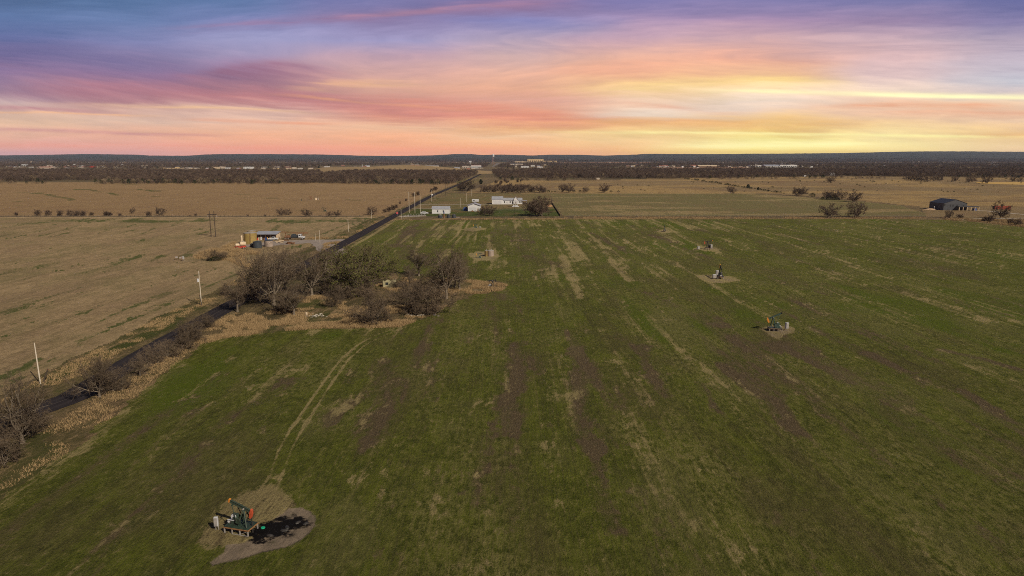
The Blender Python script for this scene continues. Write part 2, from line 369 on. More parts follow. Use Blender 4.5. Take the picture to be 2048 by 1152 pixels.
def build_sky():
    px = np.concatenate([np.linspace(-1500, -60, 90)[:-1], np.linspace(-60, 2108, 900), np.linspace(2108, 3550, 90)[1:]])
    py = np.concatenate([np.linspace(345, -20, 330), np.linspace(-20, -560, 60)[1:]])
    PXg, PYg = np.meshgrid(px, py)
    a = (PXg - 1024) / F; b = (576 - PYg) / F
    D = np.stack([a, CT + b * ST, -ST + b * CT], -1); D /= np.hypot(D[..., 0], D[..., 1])[..., None]
    V = D * 28000.0 + np.array([0, 0, CH])
    c = sky_rgb(PXg, PYg) / 255; L = np.where(c <= 0.04045, c / 12.92, ((c + 0.055) / 1.055) ** 2.4)
    L = L * (1 + np.array([.26, .20, .14]) * np.exp(-((317 - PYg) / 34) ** 2)[..., None])      # the glow is strongest right on the horizon
    n = len(px); idx = np.arange(V.shape[0] * n).reshape(-1, n)
    Q = np.stack([idx[:-1, :-1], idx[:-1, 1:], idx[1:, 1:], idx[1:, :-1]], -1).reshape(-1, 4)
    m = bpy.data.materials.new('evening_sky'); m.use_nodes = True; t = NT(m.node_tree); m.node_tree.nodes.clear()
    em = t.n('ShaderNodeEmission'); em.inputs[1].default_value = 1.10; t.put(em.inputs[0], t.n('ShaderNodeAttribute', attribute_name='glow').outputs['Color'])
    t.put(t.n('ShaderNodeOutputMaterial').inputs[0], em.outputs[0]); m.cycles.emission_sampling = 'NONE'
    me = bpy.data.meshes.new('sky'); k = 4
    me.vertices.add(V.size // 3); me.vertices.foreach_set('co', V.reshape(-1, 3).astype(np.float32).ravel())
    me.loops.add(Q.size); me.loops.foreach_set('vertex_index', Q.ravel().astype(np.int32))
    me.polygons.add(len(Q)); me.polygons.foreach_set('loop_start', np.arange(0, Q.size, 4, dtype=np.int32)); me.update(calc_edges=True)
    at_ = me.attributes.new('glow', 'FLOAT_COLOR', 'POINT'); at_.data.foreach_set('color', np.concatenate([L.reshape(-1, 3), np.ones((V.size // 3, 1))], 1).astype(np.float32).ravel())
    me.materials.append(m); o = bpy.data.objects.new('sky', me); COL.objects.link(o); o['kind'] = 'structure'
build_sky()

# ------------------------------------------------------------------ the road's centre line (metres)
ROADPX = [(60, 826), (148, 794), (303, 700), (430, 628), (810, 420), (866.5, 390), (925, 366), (962, 348), (985, 333.5)]
ROAD = [at(*p)[:2] for p in ROADPX]
ROAD = [(ROAD[0][0] + 1.2, 20.0)] + ROAD[:1] + ROAD[1:] + [(ROAD[-1][0] - 20, 6000)]
_ry = np.array([p[1] for p in ROAD]); _rx = np.array([p[0] for p in ROAD])
def roadx(y): return np.interp(y, _ry, _rx)

# ------------------------------------------------------------------ ground: one fine grid, cut into the fields the photo shows
def build_ground():
    pys = [1500.0]
    while pys[-1] > 330: pys.append(pys[-1] - (2.6 if pys[-1] > 480 else 1.6))
    while pys[-1] > 319.2: pys.append(pys[-1] - 0.7)
    Dy = np.array([at(1024, p)[1] for p in pys])
    tx = np.concatenate([np.linspace(-1.5, -0.86, 40)[:-1], np.linspace(-0.86, 0.86, 960), np.linspace(0.86, 1.5, 40)[1:]])
    nr, nc = len(Dy), len(tx)
    X = (Dy[:, None] * CT + CH * ST) * tx[None, :]; Y = np.repeat(Dy[:, None], nc, 1)
    PX, PY = topix(X, Y)
    # jittered lookup position (edges wander by a metre or so)
    def jit(s, amp, sc):
        jx = (fbm(X / sc, Y / sc, s, 3) - .5) * 2 * amp; jy = (fbm(X / sc, Y / sc, s + 50, 3) - .5) * 2 * amp
        return topix(X + jx, Y + jy)
    JX, JY = jit(5, 1.8, 4.0)
    rd = X - roadx(Y)                       # metres right of the road's centre
    wob = (fbm(X / 9, Y / 9, 77, 3) - .5) * 4
    lab = np.full(X.shape, 0)               # 0 ground
    FARL = [(-3000, 366), (1000, 366), (1000, 372), (905, 380), (790, 432), (-3000, 433)]
    STUB = [(-3000, 434.5), (760, 434.5), (800, 440), (400, 660), (-400, 1300), (-1500, 1800), (-3000, 1800)]
    GREEN = [(790, 441), (905, 440.5), (1100, 438.5), (1500, 438.5), (1800, 439.5), (1900, 441), (2048, 456), (3500, 560), (3500, 2500), (-900, 2500),
             (-300, 1230), (0, 1000), (150, 900), (262, 802), (335, 740), (385, 704), (410, 684), (450, 678), (540, 665), (640, 658), (740, 657), (800, 655),
             (850, 637), (905, 607), (950, 590), (1000, 582), (1017, 573), (1000, 564), (925, 561), (880, 556), (835, 548), (790, 545), (720, 540), (640, 524)]
    PAST = [(1100, 388.5), (1500, 388), (1600, 394), (1720, 404), (1800, 412), (1850, 428), (1850, 433), (1125, 433), (1105, 408)]
    PRAIR = [(930, 386), (1000, 360), (1060, 361), (1200, 361), (1330, 357), (1480, 355), (1700, 353), (2048, 354), (3600, 356), (3600, 440), (2048, 440), (1850, 434), (1840, 414), (1720, 402), (1600, 392), (1500, 387), (1100, 387.5)]
    YARD = [(800, 431), (850, 412), (905, 388), (1100, 388.5), (1102, 408), (1122, 433), (900, 433)]
    lab[inpoly(JX, JY, FARL) & (rd < -6)] = 2
    lab[inpoly(JX, JY, PRAIR)] = 5
    lab[inpoly(JX, JY, PAST)] = 4
    lab[inpoly(JX, JY, YARD) & (rd > 4)] = 6
    lab[inpoly(JX, JY, STUB) & (rd + wob < -13)] = 3
    lab[inpoly(JX, JY, GREEN) & (rd > 5.5 + np.abs(wob) * .3)] = 1
    verge = (lab == 0) & (Y < 1250) & (np.abs(rd) < 60)
    grovev = inpoly(JX, JY, [(395, 690), (640, 515), (800, 540), (940, 555), (1025, 572), (950, 595), (850, 640), (740, 665), (440, 690)]) & (lab == 0)
    lab[((np.abs(rd) < 22) & (lab == 0) & (Y < 1400)) | grovev | ((lab == 0) & (PY > 438))] = 7
    # ---- masks.  m1 = bare, straw, lush, pale; m2 = sand, oil, gravel, dark
    Z0 = np.zeros(X.shape)
    bare, straw, lush, pale, sand, oil, grav, dark = (Z0.copy() for _ in range(8))
    XR = X - np.interp(Y, _ry, _rx)         # coordinate across the drill rows
    rowA = fbm(XR / 5.5, Y / 95, 11, 3); rowB = fbm(XR / 2.4, Y / 60, 12, 3); rowC = fbm(XR / 14, Y / 160, 13, 4)
    blob = fbm(X / 26, Y / 34, 14, 4); blob2 = fbm(X / 60, Y / 90, 15, 4)
    fine = fbm(X / 3, Y / 5, 16, 4)
    g = lab == 1
    cw = np.exp(-((PX - 1150) / 520) ** 2) * sstep(PY, 560, 720)
    far = 1 - sstep(PY, 470, 620)
    bare += sstep(rowA * .6 + blob * .4 + .085 * cw + .05 * far - .08 * (PX < 800) - .03 * (PX > 1600), .54, .70) * (0.55 + .3 * cw)
    straw += sstep(rowB * .6 + blob2 * .4 + .05 * far + .03 * cw, .53, .70) * (.5 + .3 * far)
    pale += sstep(rowC * .6 + blob2 * .4, .42, .60) * .9
    lush += sstep(blob2 * .6 + rowC * .4, .5, .68)
    lush += np.exp(-((PX - 330) / 170) ** 2 - ((PY - 760) / 60) ** 2) * .9 * g
    # patchiness from a metre up to tens of metres
    warpx = (fbm(X / 9, Y / 13, 401, 3) - .5) * 6; warpy = (fbm(X / 9, Y / 13, 405, 3) - .5) * 9
    q1 = fbm((X + warpx) / 9, (Y + warpy) / 15, 410, 6, .68); q2 = fbm((X + warpx * .4) / 2.6, (Y + warpy * .4) / 4.2, 420, 5, .7); q3 = fbm((X - warpx) / 22, (Y - warpy) / 40, 430, 6, .68)
    q4 = fbm(XR / 1.6, Y / 26, 440, 5, .66); q5 = fbm((X + warpx) / 5, (Y + warpy) / 8, 450, 6, .7)
    pale += sstep(q1 * .6 + q3 * .4, .50, .62) * .75
    lush += sstep(q5 * .5 + q3 * .5, .53, .66) * .6 - sstep(q1, .52, .40) * .25
    bare += sstep(q5 * .45 + q3 * .25 + q4 * .3 + .02 * cw - .025 * (PX < 700) - .012 * (PX > 1700), .535, .64) * .55 + sstep(q2, .56, .68) * .30
    straw += sstep(q2 * .45 + q4 * .30 + q1 * .25, .555, .65) * (.50 + .25 * far) + sstep(q2 * .5 + q3 * .5, .56, .66) * .35
    pq = q1; 
    def stroke(arr, x0, y0, x1, y1, w, s=1.0):
        a = at(x0, y0); b = at(x1, y1); ww = w / ((a[2] + b[2]) / 2) / 2
        jx = (fbm(X / 6, Y / 9, 31, 3) - .5) * ww * 2.2
        d, _ = distline(X + jx, Y, [a[:2], b[:2]])
        arr += s * 1.15 * (1 - sstep(d + (q5 - .5) * ww * 3.2, 0, ww * 1.6)) * (.15 + .7 * rowB + .9 * q2)
    for q in [(1040,690,1030,870,52,.9),(1140,700,1190,900,50,.85),(1275,690,1330,790,42,.8),(1450,730,1610,865,44,.6),(1740,705,1820,745,26,.9),(1890,700,2040,738,24,.9),
              (1560,690,1700,765,24,.7),(785,720,740,900,55,.7),(875,705,850,800,30,.6),(985,850,955,1010,46,.7),(1180,900,1225,1060,50,.7),(835,445,790,492,26,.9),(900,455,880,475,20,.7),
              (1180,465,1262,505,22,.8),(1300,470,1380,490,16,.7),(1380,600,1450,650,34,.5),(1280,580,1340,612,26,.7),(1930,780,2040,845,28,.6),(1030,930,1020,1060,44,.6),(1395,765,1450,835,30,.6),
              (1060,512,1130,535,30,.6),(1230,540,1300,560,22,.6),(1560,470,1700,500,16,.7),(1620,450,1760,462,10,.7),(1460,452,1560,462,9,.6),(700,740,660,840,40,.3),
              (880,640,840,700,60,.4),(1010,590,1050,640,40,.4),(1560,560,1650,590,14,.5),(1690,475,1760,484,9,.9)]:
        stroke(bare, *q)
    for q in [(q_[0], q_[1], q_[2], q_[3], q_[4] * 1.25, q_[5] * .72) for q_ in [(978,470,990,540,20,.8),(1118,450,1150,530,26,.9),(1195,480,1270,560,30,.8),(1000,545,1130,549,6,.8),(1440,745,1600,880,40,.55),(1015,690,1000,860,34,.42),(1090,705,1150,860,40,.45),(1240,700,1290,800,30,.4),(985,640,960,720,40,.35),
              (955,935,965,1020,30,.7),(1720,715,1900,780,12,.5),(1530,465,1610,500,6,.8),(1540,495,1740,572,7,.9),(1850,455,2048,482,5,.9),(1700,530,1900,590,7,.5),
              (920,455,905,520,12,.6),(845,480,815,535,9,.8),(1370,455,1520,500,8,.6),(1280,560,1380,600,12,.7),(1040,890,1060,960,26,.5),(1250,830,1300,1010,34,.5),(840,580,770,560,10,.1),
              (1600,520,1760,600,9,.4),(1760,560,2040,650,10,.4),(1830,560,2048,620,7,.4),(800,700,740,800,40,.4),(870,690,850,780,30,.4),(560,740,500,800,50,.28),(700,760,620,900,50,.2),(1000,600,1060,660,60,.3),(1240,600,1330,690,50,.3),(1120,590,1180,680,40,.3),(930,440,900,480,5,.5),(1030,450,1050,520,14,.5),(1070,446,1100,500,12,.5),(1150,446,1210,500,12,.5),(1250,446,1330,500,10,.5),(1000,500,1020,560,16,.4),(1100,530,1180,600,26,.4),(1340,520,1480,620,20,.35),(1300,450,1420,500,8,.5),(880,446,840,500,10,.5),(1700,480,1850,520,8,.5),(1560,540,1700,600,12,.4),(1860,500,2040,545,8,.5),
              (790,885,760,900,60,.6),(1150,560,1200,600,20,.5),(1480,580,1600,640,14,.5),(1440,555,1530,600,8,.5)]]:
        stroke(straw, *q)
    for q in [(1480,500,1560,520,10,.8),(1000,620,940,660,60,.6),(1050,565,960,600,30,.6),(900,489,1400,494,4,1.0),(1200,441,2000,446,7,.8),(850,441,1200,441,6,.8)]:
        stroke(lush, *q)
    for q in [(1240,860,1480,960,120,.7),(1600,620,1900,720,60,.35),(1300,900,1500,1100,140,.4)]: stroke(pale, *q)
    def blobpoly(arr, poly, amp=0.6, soft=0.5, s=1.0, seed=60, sc=2.0):
        acc = Z0.copy()
        for k in range(6):
            a, b = jit(seed + k * 3, amp, sc)
            acc += inpoly(a + math.cos(k) * soft * 3, b + math.sin(k) * soft, poly)
        arr += s * acc / 6
    # the bare patches round the wells
    blobpoly(straw, [(385,1085),(405,1045),(440,1008),(490,978),(540,962),(580,985),(600,1010),(560,1045),(520,1075),(480,1095),(430,1098)], 1.2, 3, .85, 60)
    blobpoly(bare, [(395,1085),(410,1050),(445,1012),(490,985),(530,975),(570,995),(590,1012),(560,1040),(520,1070),(490,1090),(440,1095)], 1.2, 3, 1.15, 90)
    blobpoly(sand, [(548,1037),(575,1017),(600,1014),(622,1022),(634,1038),(630,1056),(606,1079),(572,1096),(520,1106),(480,1120),(424,1132),(416,1124),(448,1106),(452,1090),(490,1084),(530,1066)], .35, 1.5, 1.0, 120)
    blobpoly(oil, [(494,1078),(508,1060),(545,1041),(580,1033),(603,1038),(618,1046),(612,1054),(588,1054),(574,1066),(540,1074),(515,1084)], .9, 5, .95, 150)
    for poly in ([(1393,552),(1410,549),(1440,551),(1465,554),(1483,561),(1440,567),(1415,563)], [(1530,663),(1515,657),(1545,650),(1590,655),(1585,663),(1565,672),(1560,680),(1540,672)],
                 [(1382,498),(1400,494),(1435,496),(1440,500),(1410,502)], [(1312,462),(1330,459),(1345,464),(1330,467)],
                 [(925,459),(945,454),(975,456),(968,460),(940,462)], [(945,518),(935,508),(960,502),(990,506),(1000,513),(985,520),(960,522)],
                 [(935,572),(960,563),(1000,565),(1014,573),(1000,581),(950,586)], [(340,522),(380,519),(395,521),(370,525)],
                 [(1530,498),(1460,478),(1440,476),(1520,497)] if False else [(600,400),(640,398),(640,401),(600,403)]):
        blobpoly(straw, poly, .8, .6, 1.5, 180, 3.0); blobpoly(sand, poly, .8, .6, .45, 180, 3.0)
    blobpoly(bare, [(1405,560),(1420,552),(1450,553),(1460,560),(1430,564)], 1, .5, .8, 210)
    blobpoly(oil, [(480,1090),(495,1060),(540,1034),(585,1022),(618,1034),(626,1050),(600,1068),(560,1088),(520,1100)], .8, 4, .32, 240)
    blobpoly(bare, [(430,1128),(470,1095),(520,1088),(560,1090),(520,1108),(470,1122)], .8, 2, .5, 270)
    # wheel tracks across the wheat
    tr = [at(*p)[:2] for p in [(1010,585),(900,625),(840,643),(800,656),(755,672),(720,692),(690,718),(655,765),(622,815),(592,860),(570,900),(556,940),(535,985),(515,1010)]]
    d, sg = distline(X, Y, tr)
    wj = (fbm(X / 2, Y / 2, 44, 3) - .5) * .5
    rut = np.maximum(np.exp(-((np.abs(sg) - .85 + wj * .5) / .27) ** 2), 0) * (d < 2.4) * (.55 + .6 * fine)
    near = sstep(PY, 640, 670) * (1 - .75 * sstep(PY, 860, 990))
    straw += (rut * 1.25 + .12 * np.exp(-(d / 1.8) ** 2)) * near; lush += np.exp(-(d / .7) ** 2) * .5 * near
    tr2 = [at(*p)[:2] for p in [(960,810),(880,850),(820,882),(770,915),(715,955)]]
    d2, sg2 = distline(X, Y, tr2)
    straw += np.exp(-((np.abs(sg2) - .85) / .35) ** 2) * (d2 < 2.2) * .35 * (.5 + fine)
    tr3 = [at(*p)[:2] for p in [(936,440),(927,455),(920,470),(905,485)]]
    d3, sg3 = distline(X, Y, tr3)
    straw += np.exp(-((np.abs(sg3) - 1.6) / .7) ** 2) * (d3 < 4) * .8; lush += np.exp(-(d3 / 2) ** 2) * .6 * g
    straw += .8 * g * np.exp(-(np.maximum(rd - 5.5, 0) / 2.5) ** 2)
    # brown-green strip along the edge of the wheat by the road in front
    edge = [at(*p)[:2] for p in [(-300,1230),(0,1000),(150,900),(262,802),(335,740),(385,704),(410,684),(450,678),(540,665),(640,658),(740,657),(800,655)]]
    de, _ = distline(X, Y, edge)
    straw += g * np.exp(-(de / 2.6) ** 2) * .55; lush += g * np.exp(-((de - 7) / 5) ** 2) * .5
    straw += (lab == 7) * (PY > 600) * .25
    # weeds in the stubble
    s3 = lab == 3
    rr = R(-14); sxr = (X + 70) * math.cos(rr) - Y * math.sin(rr); syr = (X + 70) * math.sin(rr) + Y * math.cos(rr)
    wd = fbm(sxr / 4.5, syr / 45, 21, 4); wd2 = fbm(XR / 3.2, Y / 50, 23, 4); wb = fbm(X / 45, Y / 30, 22, 3)
    contour = fbm(X / 120, Y / 26, 24, 4)
    nr_ = sstep(PY, 470, 560)
    weeds = sstep((wd2 * nr_ + wd * (1 - nr_)) * .6 + wb * .25 + q2 * .2, .575, .68) * .75 + sstep(q2 * .4 + q4 * .6, .56, .66) * .45 + sstep(contour * .8 + wb * .2, .6, .70) * .8 * (1 - nr_)
    weeds += .9 * (1 - sstep(np.abs(PY - 441 - (wb - .5) * 14), 1.5, 6)) * sstep(wb, .35, .6)
    weeds += np.exp(-((rd + 17) / 7) ** 2) * .35
    lush = np.where(s3, weeds, lush); straw = np.where(s3, fbm(X / 20, Y / 40, 28, 4) * .6, straw)
    bare = np.where(s3, sstep(fbm(sxr / 7, syr / 70, 27, 3), .55, .8) * .4, bare); pale = np.where(s3, sstep(q1 * .5 + q3 * .5, .46, .62), pale)
    for q in [(0,505,175,490,5,.9),(0,716,60,700,9,.7),(90,518,10,528,6,.6),(380,555,430,538,5,.9),(430,538,470,548,5,.6),(100,450,200,443,7,.9),(0,466,60,458,5,.9),(200,443,330,441,4,.8),(290,526,350,524,5,.8),
              (260,512,350,500,3,.6),(415,537,440,537,8,1.2),(0,438,40,437,3,.9),(270,560,330,545,5,.5),(120,660,200,610,6,.5),(30,640,170,588,5,.5),(560,445,740,443,4,.8),(580,470,640,450,6,.6),(640,470,700,446,6,.6)]:
        stroke(lush, *q)
    # contour lines in the far field on the left
    s2 = lab == 2; q6 = fbm(X / 60, Y / 26, 460, 6, .68)
    lush = np.where(s2, sstep(fbm(X / 160, Y / 30, 33, 4), .62, .72) * .5 + sstep(q6, .54, .66) * .3, lush); bare = np.where(s2, sstep(q6, .50, .38) * .5, bare)
    straw = np.where(s2, fbm(X / 200, Y / 60, 35, 3) * .8, straw); pale = np.where(s2, .3, pale)
    def line2(pts, w, s):
        nonlocal lush
        q = [at(*p)[:2] for p in pts]; dd, _ = distline(X + (fbm(X / 30, Y / 30, 36) - .5) * 20, Y + (fbm(X / 40, Y / 25, 37) - .5) * 14, q)
        lush = lush + s * (1 - sstep(dd, w * .4, w * 1.3)) * (.5 + fbm(X / 25, Y / 18, 38))
    line2([(100,378),(180,379),(220,387),(240,390),(290,392),(330,394)], 4, .9); line2([(40,385),(90,388),(120,396),(150,401)], 5, .9)
    line2([(60,385),(100,386)], 4, .7); line2([(280,379),(310,383)], 4, .8); line2([(380,386),(440,388),(520,389)], 5, .6)
    line2([(480,398),(540,397)], 5, .6); line2([(690,399),(715,402)], 6, .7); line2([(775,396),(800,394)], 7, .7); line2([(10,411),(90,413)], 5, .5); line2([(180,378),(60,377)], 2, .4)
    line2([(560,404),(600,402)], 5, .5); line2([(640,404),(760,410)], 4, .4); line2([(0,404),(60,402)], 4, .4)
    # pasture and prairie
    s4 = lab == 4; s5 = lab == 5; s6 = lab == 6; s7 = lab == 7
    lush = np.where(s4, .15 + .5 * fbm(X / 90, Y / 60, 41, 4), lush); straw = np.where(s4, sstep(fbm(X / 70, Y / 22, 42, 4), .45, .68), straw)
    bare = np.where(s4, sstep(fbm(X / 90, Y / 30, 43, 3), .6, .75) * .5 + sstep(q6, .56, .66) * .4, bare)
    lush = np.where(s5, sstep(fbm(X / 130, Y / 50, 45, 4), .55, .75) * .6, lush); straw = np.where(s5, sstep(fbm(X / 160, Y / 60, 46, 4), .4, .65), straw)
    bare = np.where(s5, sstep(fbm(X / 120, Y / 120, 47, 4), .5, .7) * .6, bare)
    lush = np.where(s6, .35 + .7 * (PY > 418) + .3 * fbm(X / 40, Y / 40, 48, 3), lush); straw = np.where(s6, fbm(X / 50, Y / 40, 49, 4) * .8 * (PY < 420), straw); bare = np.where(s6, .1, bare)
    stroke(bare, 905, 418, 932, 418, 5, .9); stroke(straw, 980, 389, 1180, 389, 4, 1.0)
    # verge: green ditch on the left of the road, dry grass elsewhere
    vb = fbm(X / 8, Y / 14, 51, 4)
    dl = lambda a, b: np.exp(-((rd + a) / b) ** 2)
    lush = np.where(s7, dl(9.5, 2.6) * sstep(vb, .38, .55) * 1.2 + sstep(fbm(X / 13, Y / 20, 52, 4), .47, .62) * .8, lush)
    straw = np.where(s7, .15 + .7 * fbm(X / 6, Y / 9, 53, 4), straw); bare = np.where(s7, sstep(fbm(X / 7, Y / 10, 54, 4), .5, .7) * .7, bare)
    gm = s7 & (rd > 30) & (PY > 440)
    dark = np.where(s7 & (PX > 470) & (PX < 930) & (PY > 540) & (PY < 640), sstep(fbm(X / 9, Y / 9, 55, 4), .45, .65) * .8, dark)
    # lane of bare earth beyond the wheat, gravel lots
    lane = np.abs(Y - np.interp(X, [at(800, 436.5)[0], at(1700, 435.5)[0], at(1850, 434.8)[0]], [at(800, 436.5)[1], at(1700, 435.5)[1], at(1850, 434.8)[1]]))
    lm = (lab != 1) & (rd > 6) & (PY > 428) & (PY < 442) & (PX < 1900)
    bare = np.where(lm, bare + np.exp(-(lane / 8) ** 2), bare); lush = np.where(lm, lush * (lane > 8), lush)
    hedge = (np.abs(PY - 433.5) < 1.6) & (rd < -8)
    straw = np.where(hedge, 1.0, straw)
    # town ground beyond
    s0 = lab == 0
    straw = np.where(s0, fbm(X / 200, Y / 200, 56, 4), straw); bare = np.where(s0, sstep(fbm(X / 150, Y / 150, 57, 3), .5, .7), bare)
    Z = (fbm(X / 40, Y / 40, 71, 3) - .5) * 0.0
    co = np.stack([X, Y, Z], -1).reshape(-1, 3).astype(np.float32)
    m1 = np.stack([bare, straw, lush, pale], -1).reshape(-1, 4).clip(0, 1.5).astype(np.float32)
    m2 = np.stack([sand, oil, grav, dark], -1).reshape(-1, 4).clip(0, 1.5).astype(np.float32)
    idx = np.arange(nr * nc).reshape(nr, nc)
    quads = np.stack([idx[:-1, :-1], idx[:-1, 1:], idx[1:, 1:], idx[1:, :-1]], -1).reshape(-1, 4)
    ql = lab[:-1, :-1].reshape(-1)
    names = {0: 'ground', 1: 'wheat_field', 2: 'far_field', 3: 'stubble_field', 4: 'pasture', 5: 'prairie', 6: 'yard', 7: 'verge'}
    for k, nm in names.items():
        q = quads[ql == k]
        if not len(q): continue
        used, inv = np.unique(q, return_inverse=True); q = inv.reshape(-1, 4)
        me = bpy.data.meshes.new(nm)
        me.vertices.add(len(used)); me.vertices.foreach_set('co', co[used].ravel())
        me.loops.add(q.size); me.loops.foreach_set('vertex_index', q.ravel().astype(np.int32))
        me.polygons.add(len(q)); me.polygons.foreach_set('loop_start', np.arange(0, q.size, 4, dtype=np.int32))
        me.update(calc_edges=True)
        for an, arr in (('m1', m1), ('m2', m2)):
            a = me.attributes.new(an, 'FLOAT_COLOR', 'POINT'); a.data.foreach_set('color', arr[used].ravel())
        me.materials.append(ground_material(nm))
        o = bpy.data.objects.new(nm if k else 'ground', me); COL.objects.link(o); o['kind'] = 'structure'
    # plain ground under and around, reaching the horizon
    mb = MB().add([(-30000, -3000, -0.6), (30000, -3000, -0.6), (30000, 30000, -0.6), (-30000, 30000, -0.6)], [(0, 1, 2, 3)])
    o = mb.build('terrain', ground_material('terrain')); o['kind'] = 'structure'

PAL = { # base A, base B, straw, bare, lush
 'wheat_field': ((0.053, 0.068, 0.007), (0.122, 0.142, 0.015), (0.320, 0.258, 0.115), (0.105, 0.076, 0.042), (0.088, 0.118, 0.009)),
 'stubble_field': ((0.215, 0.156, 0.084), (0.350, 0.250, 0.140), (0.37, 0.265, 0.15), (0.215, 0.145, 0.090), (0.075, 0.088, 0.024)),
 'far_field': ((0.260, 0.170, 0.085), (0.315, 0.210, 0.110), (0.35, 0.24, 0.13), (0.23, 0.14, 0.08), (0.095, 0.098, 0.03)),
 'pasture': ((0.155, 0.135, 0.055), (0.185, 0.155, 0.07), (0.30, 0.225, 0.11), (0.20, 0.135, 0.075), (0.105, 0.115, 0.036)),
 'prairie': ((0.195, 0.140, 0.074), (0.265, 0.190, 0.102), (0.36, 0.245, 0.105), (0.20, 0.115, 0.062), (0.13, 0.115, 0.045)),
 'yard': ((0.155, 0.125, 0.055), (0.195, 0.155, 0.07), (0.26, 0.19, 0.10), (0.26, 0.15, 0.085), (0.060, 0.082, 0.018)),
 'verge': ((0.100, 0.084, 0.034), (0.190, 0.145, 0.070), (0.35, 0.24, 0.13), (0.15, 0.10, 0.06), (0.062, 0.075, 0.018)),
 'ground': ((0.10, 0.078, 0.045), (0.15, 0.11, 0.06), (0.24, 0.17, 0.09), (0.11, 0.08, 0.055), (0.08, 0.08, 0.03)),
 'terrain': ((0.14, 0.12, 0.05), (0.19, 0.15, 0.07), (0.24, 0.17, 0.09), (0.11, 0.08, 0.055), (0.08, 0.08, 0.03)),
}
def ground_material(nm):
    A, B, S, Ba, L = [tuple(c) + (1,) for c in PAL[nm]]
    m = bpy.data.materials.new(nm); m.use_nodes = True; t = NT(m.node_tree); b = m.node_tree.nodes['Principled BSDF']
    geo = t.n('ShaderNodeNewGeometry').outputs['Position']
    a1 = t.n('ShaderNodeAttribute', attribute_name='m1'); a2 = t.n('ShaderNodeAttribute', attribute_name='m2')
    s1 = t.n('ShaderNodeSeparateColor'); t.put(s1.inputs[0], a1.outputs['Color'])
    s2 = t.n('ShaderNodeSeparateColor'); t.put(s2.inputs[0], a2.outputs['Color'])
    pale, dark = a1.outputs['Alpha'], a2.outputs['Alpha']
    gs = t.mapping(geo, (1, 0.45, 1), (0, 0, 0.02))
    def nz(v, sc, de, ro, k): return t.math('ADD', t.math('MULTIPLY', t.math('SUBTRACT', t.noise(v, sc, de, ro), 0.5), k), 0.5, clamp=True)
    nf = nz(gs, 1.3, 7, 0.80, 2.6)               # tufts
    nv = nz(geo, 4.0, 5, 0.8, 2.6)              # blades
    nm_ = nz(gs, 0.30, 7, 0.72, 2.8)             # patches of a few metres
    nl = nz(t.mapping(geo, (1, .35, 1)), 0.06, 5, 0.65, 2.2)
    nrow = nz(t.mapping(geo, (1, .022, 1), (0, 0, .0205)), 0.55, 6, 0.72, 2.6) # drill rows
    def lay(base, col, attr, n, lo=0.42, hi=0.66, k=1.3):
        f = t.math('ADD', attr, t.math('MULTIPLY', t.math('SUBTRACT', n, 0.5), k))
        return t.mix(t.mr(f, lo, hi), base, col)
    fv = t.math('ADD', t.math('MULTIPLY', nf, 0.5), t.math('MULTIPLY', nm_, 0.5))
    c = t.mix(t.mr(fv, 0.25, 0.75), A, B)
    if nm == 'wheat_field':
        c = t.mix(t.mr(nv, 0.45, 0.85, 0, 0.5), c, (0.17, 0.155, 0.04, 1))
        c = t.mix(t.math('MULTIPLY', pale, t.mr(nf, 0.35, 0.65, 0, .8)), c, (0.175, 0.168, 0.046, 1))
    if nm in ('wheat_field', 'stubble_field'):
        c = t.mix(t.mr(t.math('ADD', t.math('MULTIPLY', nrow, .6), t.math('MULTIPLY', nf, .4)), 0.52, 0.85, 0, 0.45), c, (0.21, 0.18, 0.065, 1) if nm[0] == 'w' else (0.40, 0.29, 0.165, 1))
        c = t.mix(t.mr(t.math('ADD', t.math('MULTIPLY', nrow, .6), t.math('MULTIPLY', nv, .4)), 0.48, 0.15, 0, 0.6), c, (0.048, 0.040, 0.018, 1) if nm[0] == 'w' else (0.12, 0.100, 0.040, 1))
    if nm == 'stubble_field': c = t.mix(t.math('MULTIPLY', pale, 0.55), c, (0.165, 0.140, 0.062, 1))
    c = lay(c, L, s1.outputs[2], nm_ if nm == 'stubble_field' else nf, 0.45, 0.95, 1.0)
    c = lay(c, Ba, s1.outputs[0], t.math('ADD', t.math('MULTIPLY', nf, 0.45), t.math('ADD', t.math('MULTIPLY', nm_, 0.25), t.math('MULTIPLY', nrow, 0.3))), 0.35, 1.12, 1.7)
    sn = t.math('ADD', t.math('MULTIPLY', nf, 0.6), t.math('MULTIPLY', nv, 0.4))
    c = lay(c, S, s1.outputs[1], t.math('ADD', t.math('MULTIPLY', sn, 0.5), t.math('ADD', t.math('MULTIPLY', nm_, 0.15), t.math('MULTIPLY', nrow, 0.35))), 0.45, 1.15, 2.6)
    if nm == 'wheat_field':                      # dead stalks strewn over the bare strips
        c = t.mix(t.math('MULTIPLY', t.math('MULTIPLY', s1.outputs[0], t.mr(nv, 0.55, 0.95), clamp=True), 0.75), c, (0.30, 0.235, 0.14, 1))
    # scattered light and dark tufts everywhere
    c = t.mix(t.mr(nf, 0.62, 1.0, 0, 0.55 if nm == 'wheat_field' else 0.45), c, S)
    c = t.mix(t.mr(t.math('ADD', t.math('MULTIPLY', nf, .7), t.math('MULTIPLY', nv, .3)), 0.40, 0.10, 0, 0.70), c, tuple(x * 0.50 for x in A[:3]) + (1,))
    c = t.mix(t.mr(nl, 0.4, 0.8, 0, 0.38), c, Ba)
    c = t.mix(t.mr(nl, 0.45, 0.15, 0, 0.35), c, (0.17, 0.15, 0.06, 1) if nm == 'wheat_field' else B)
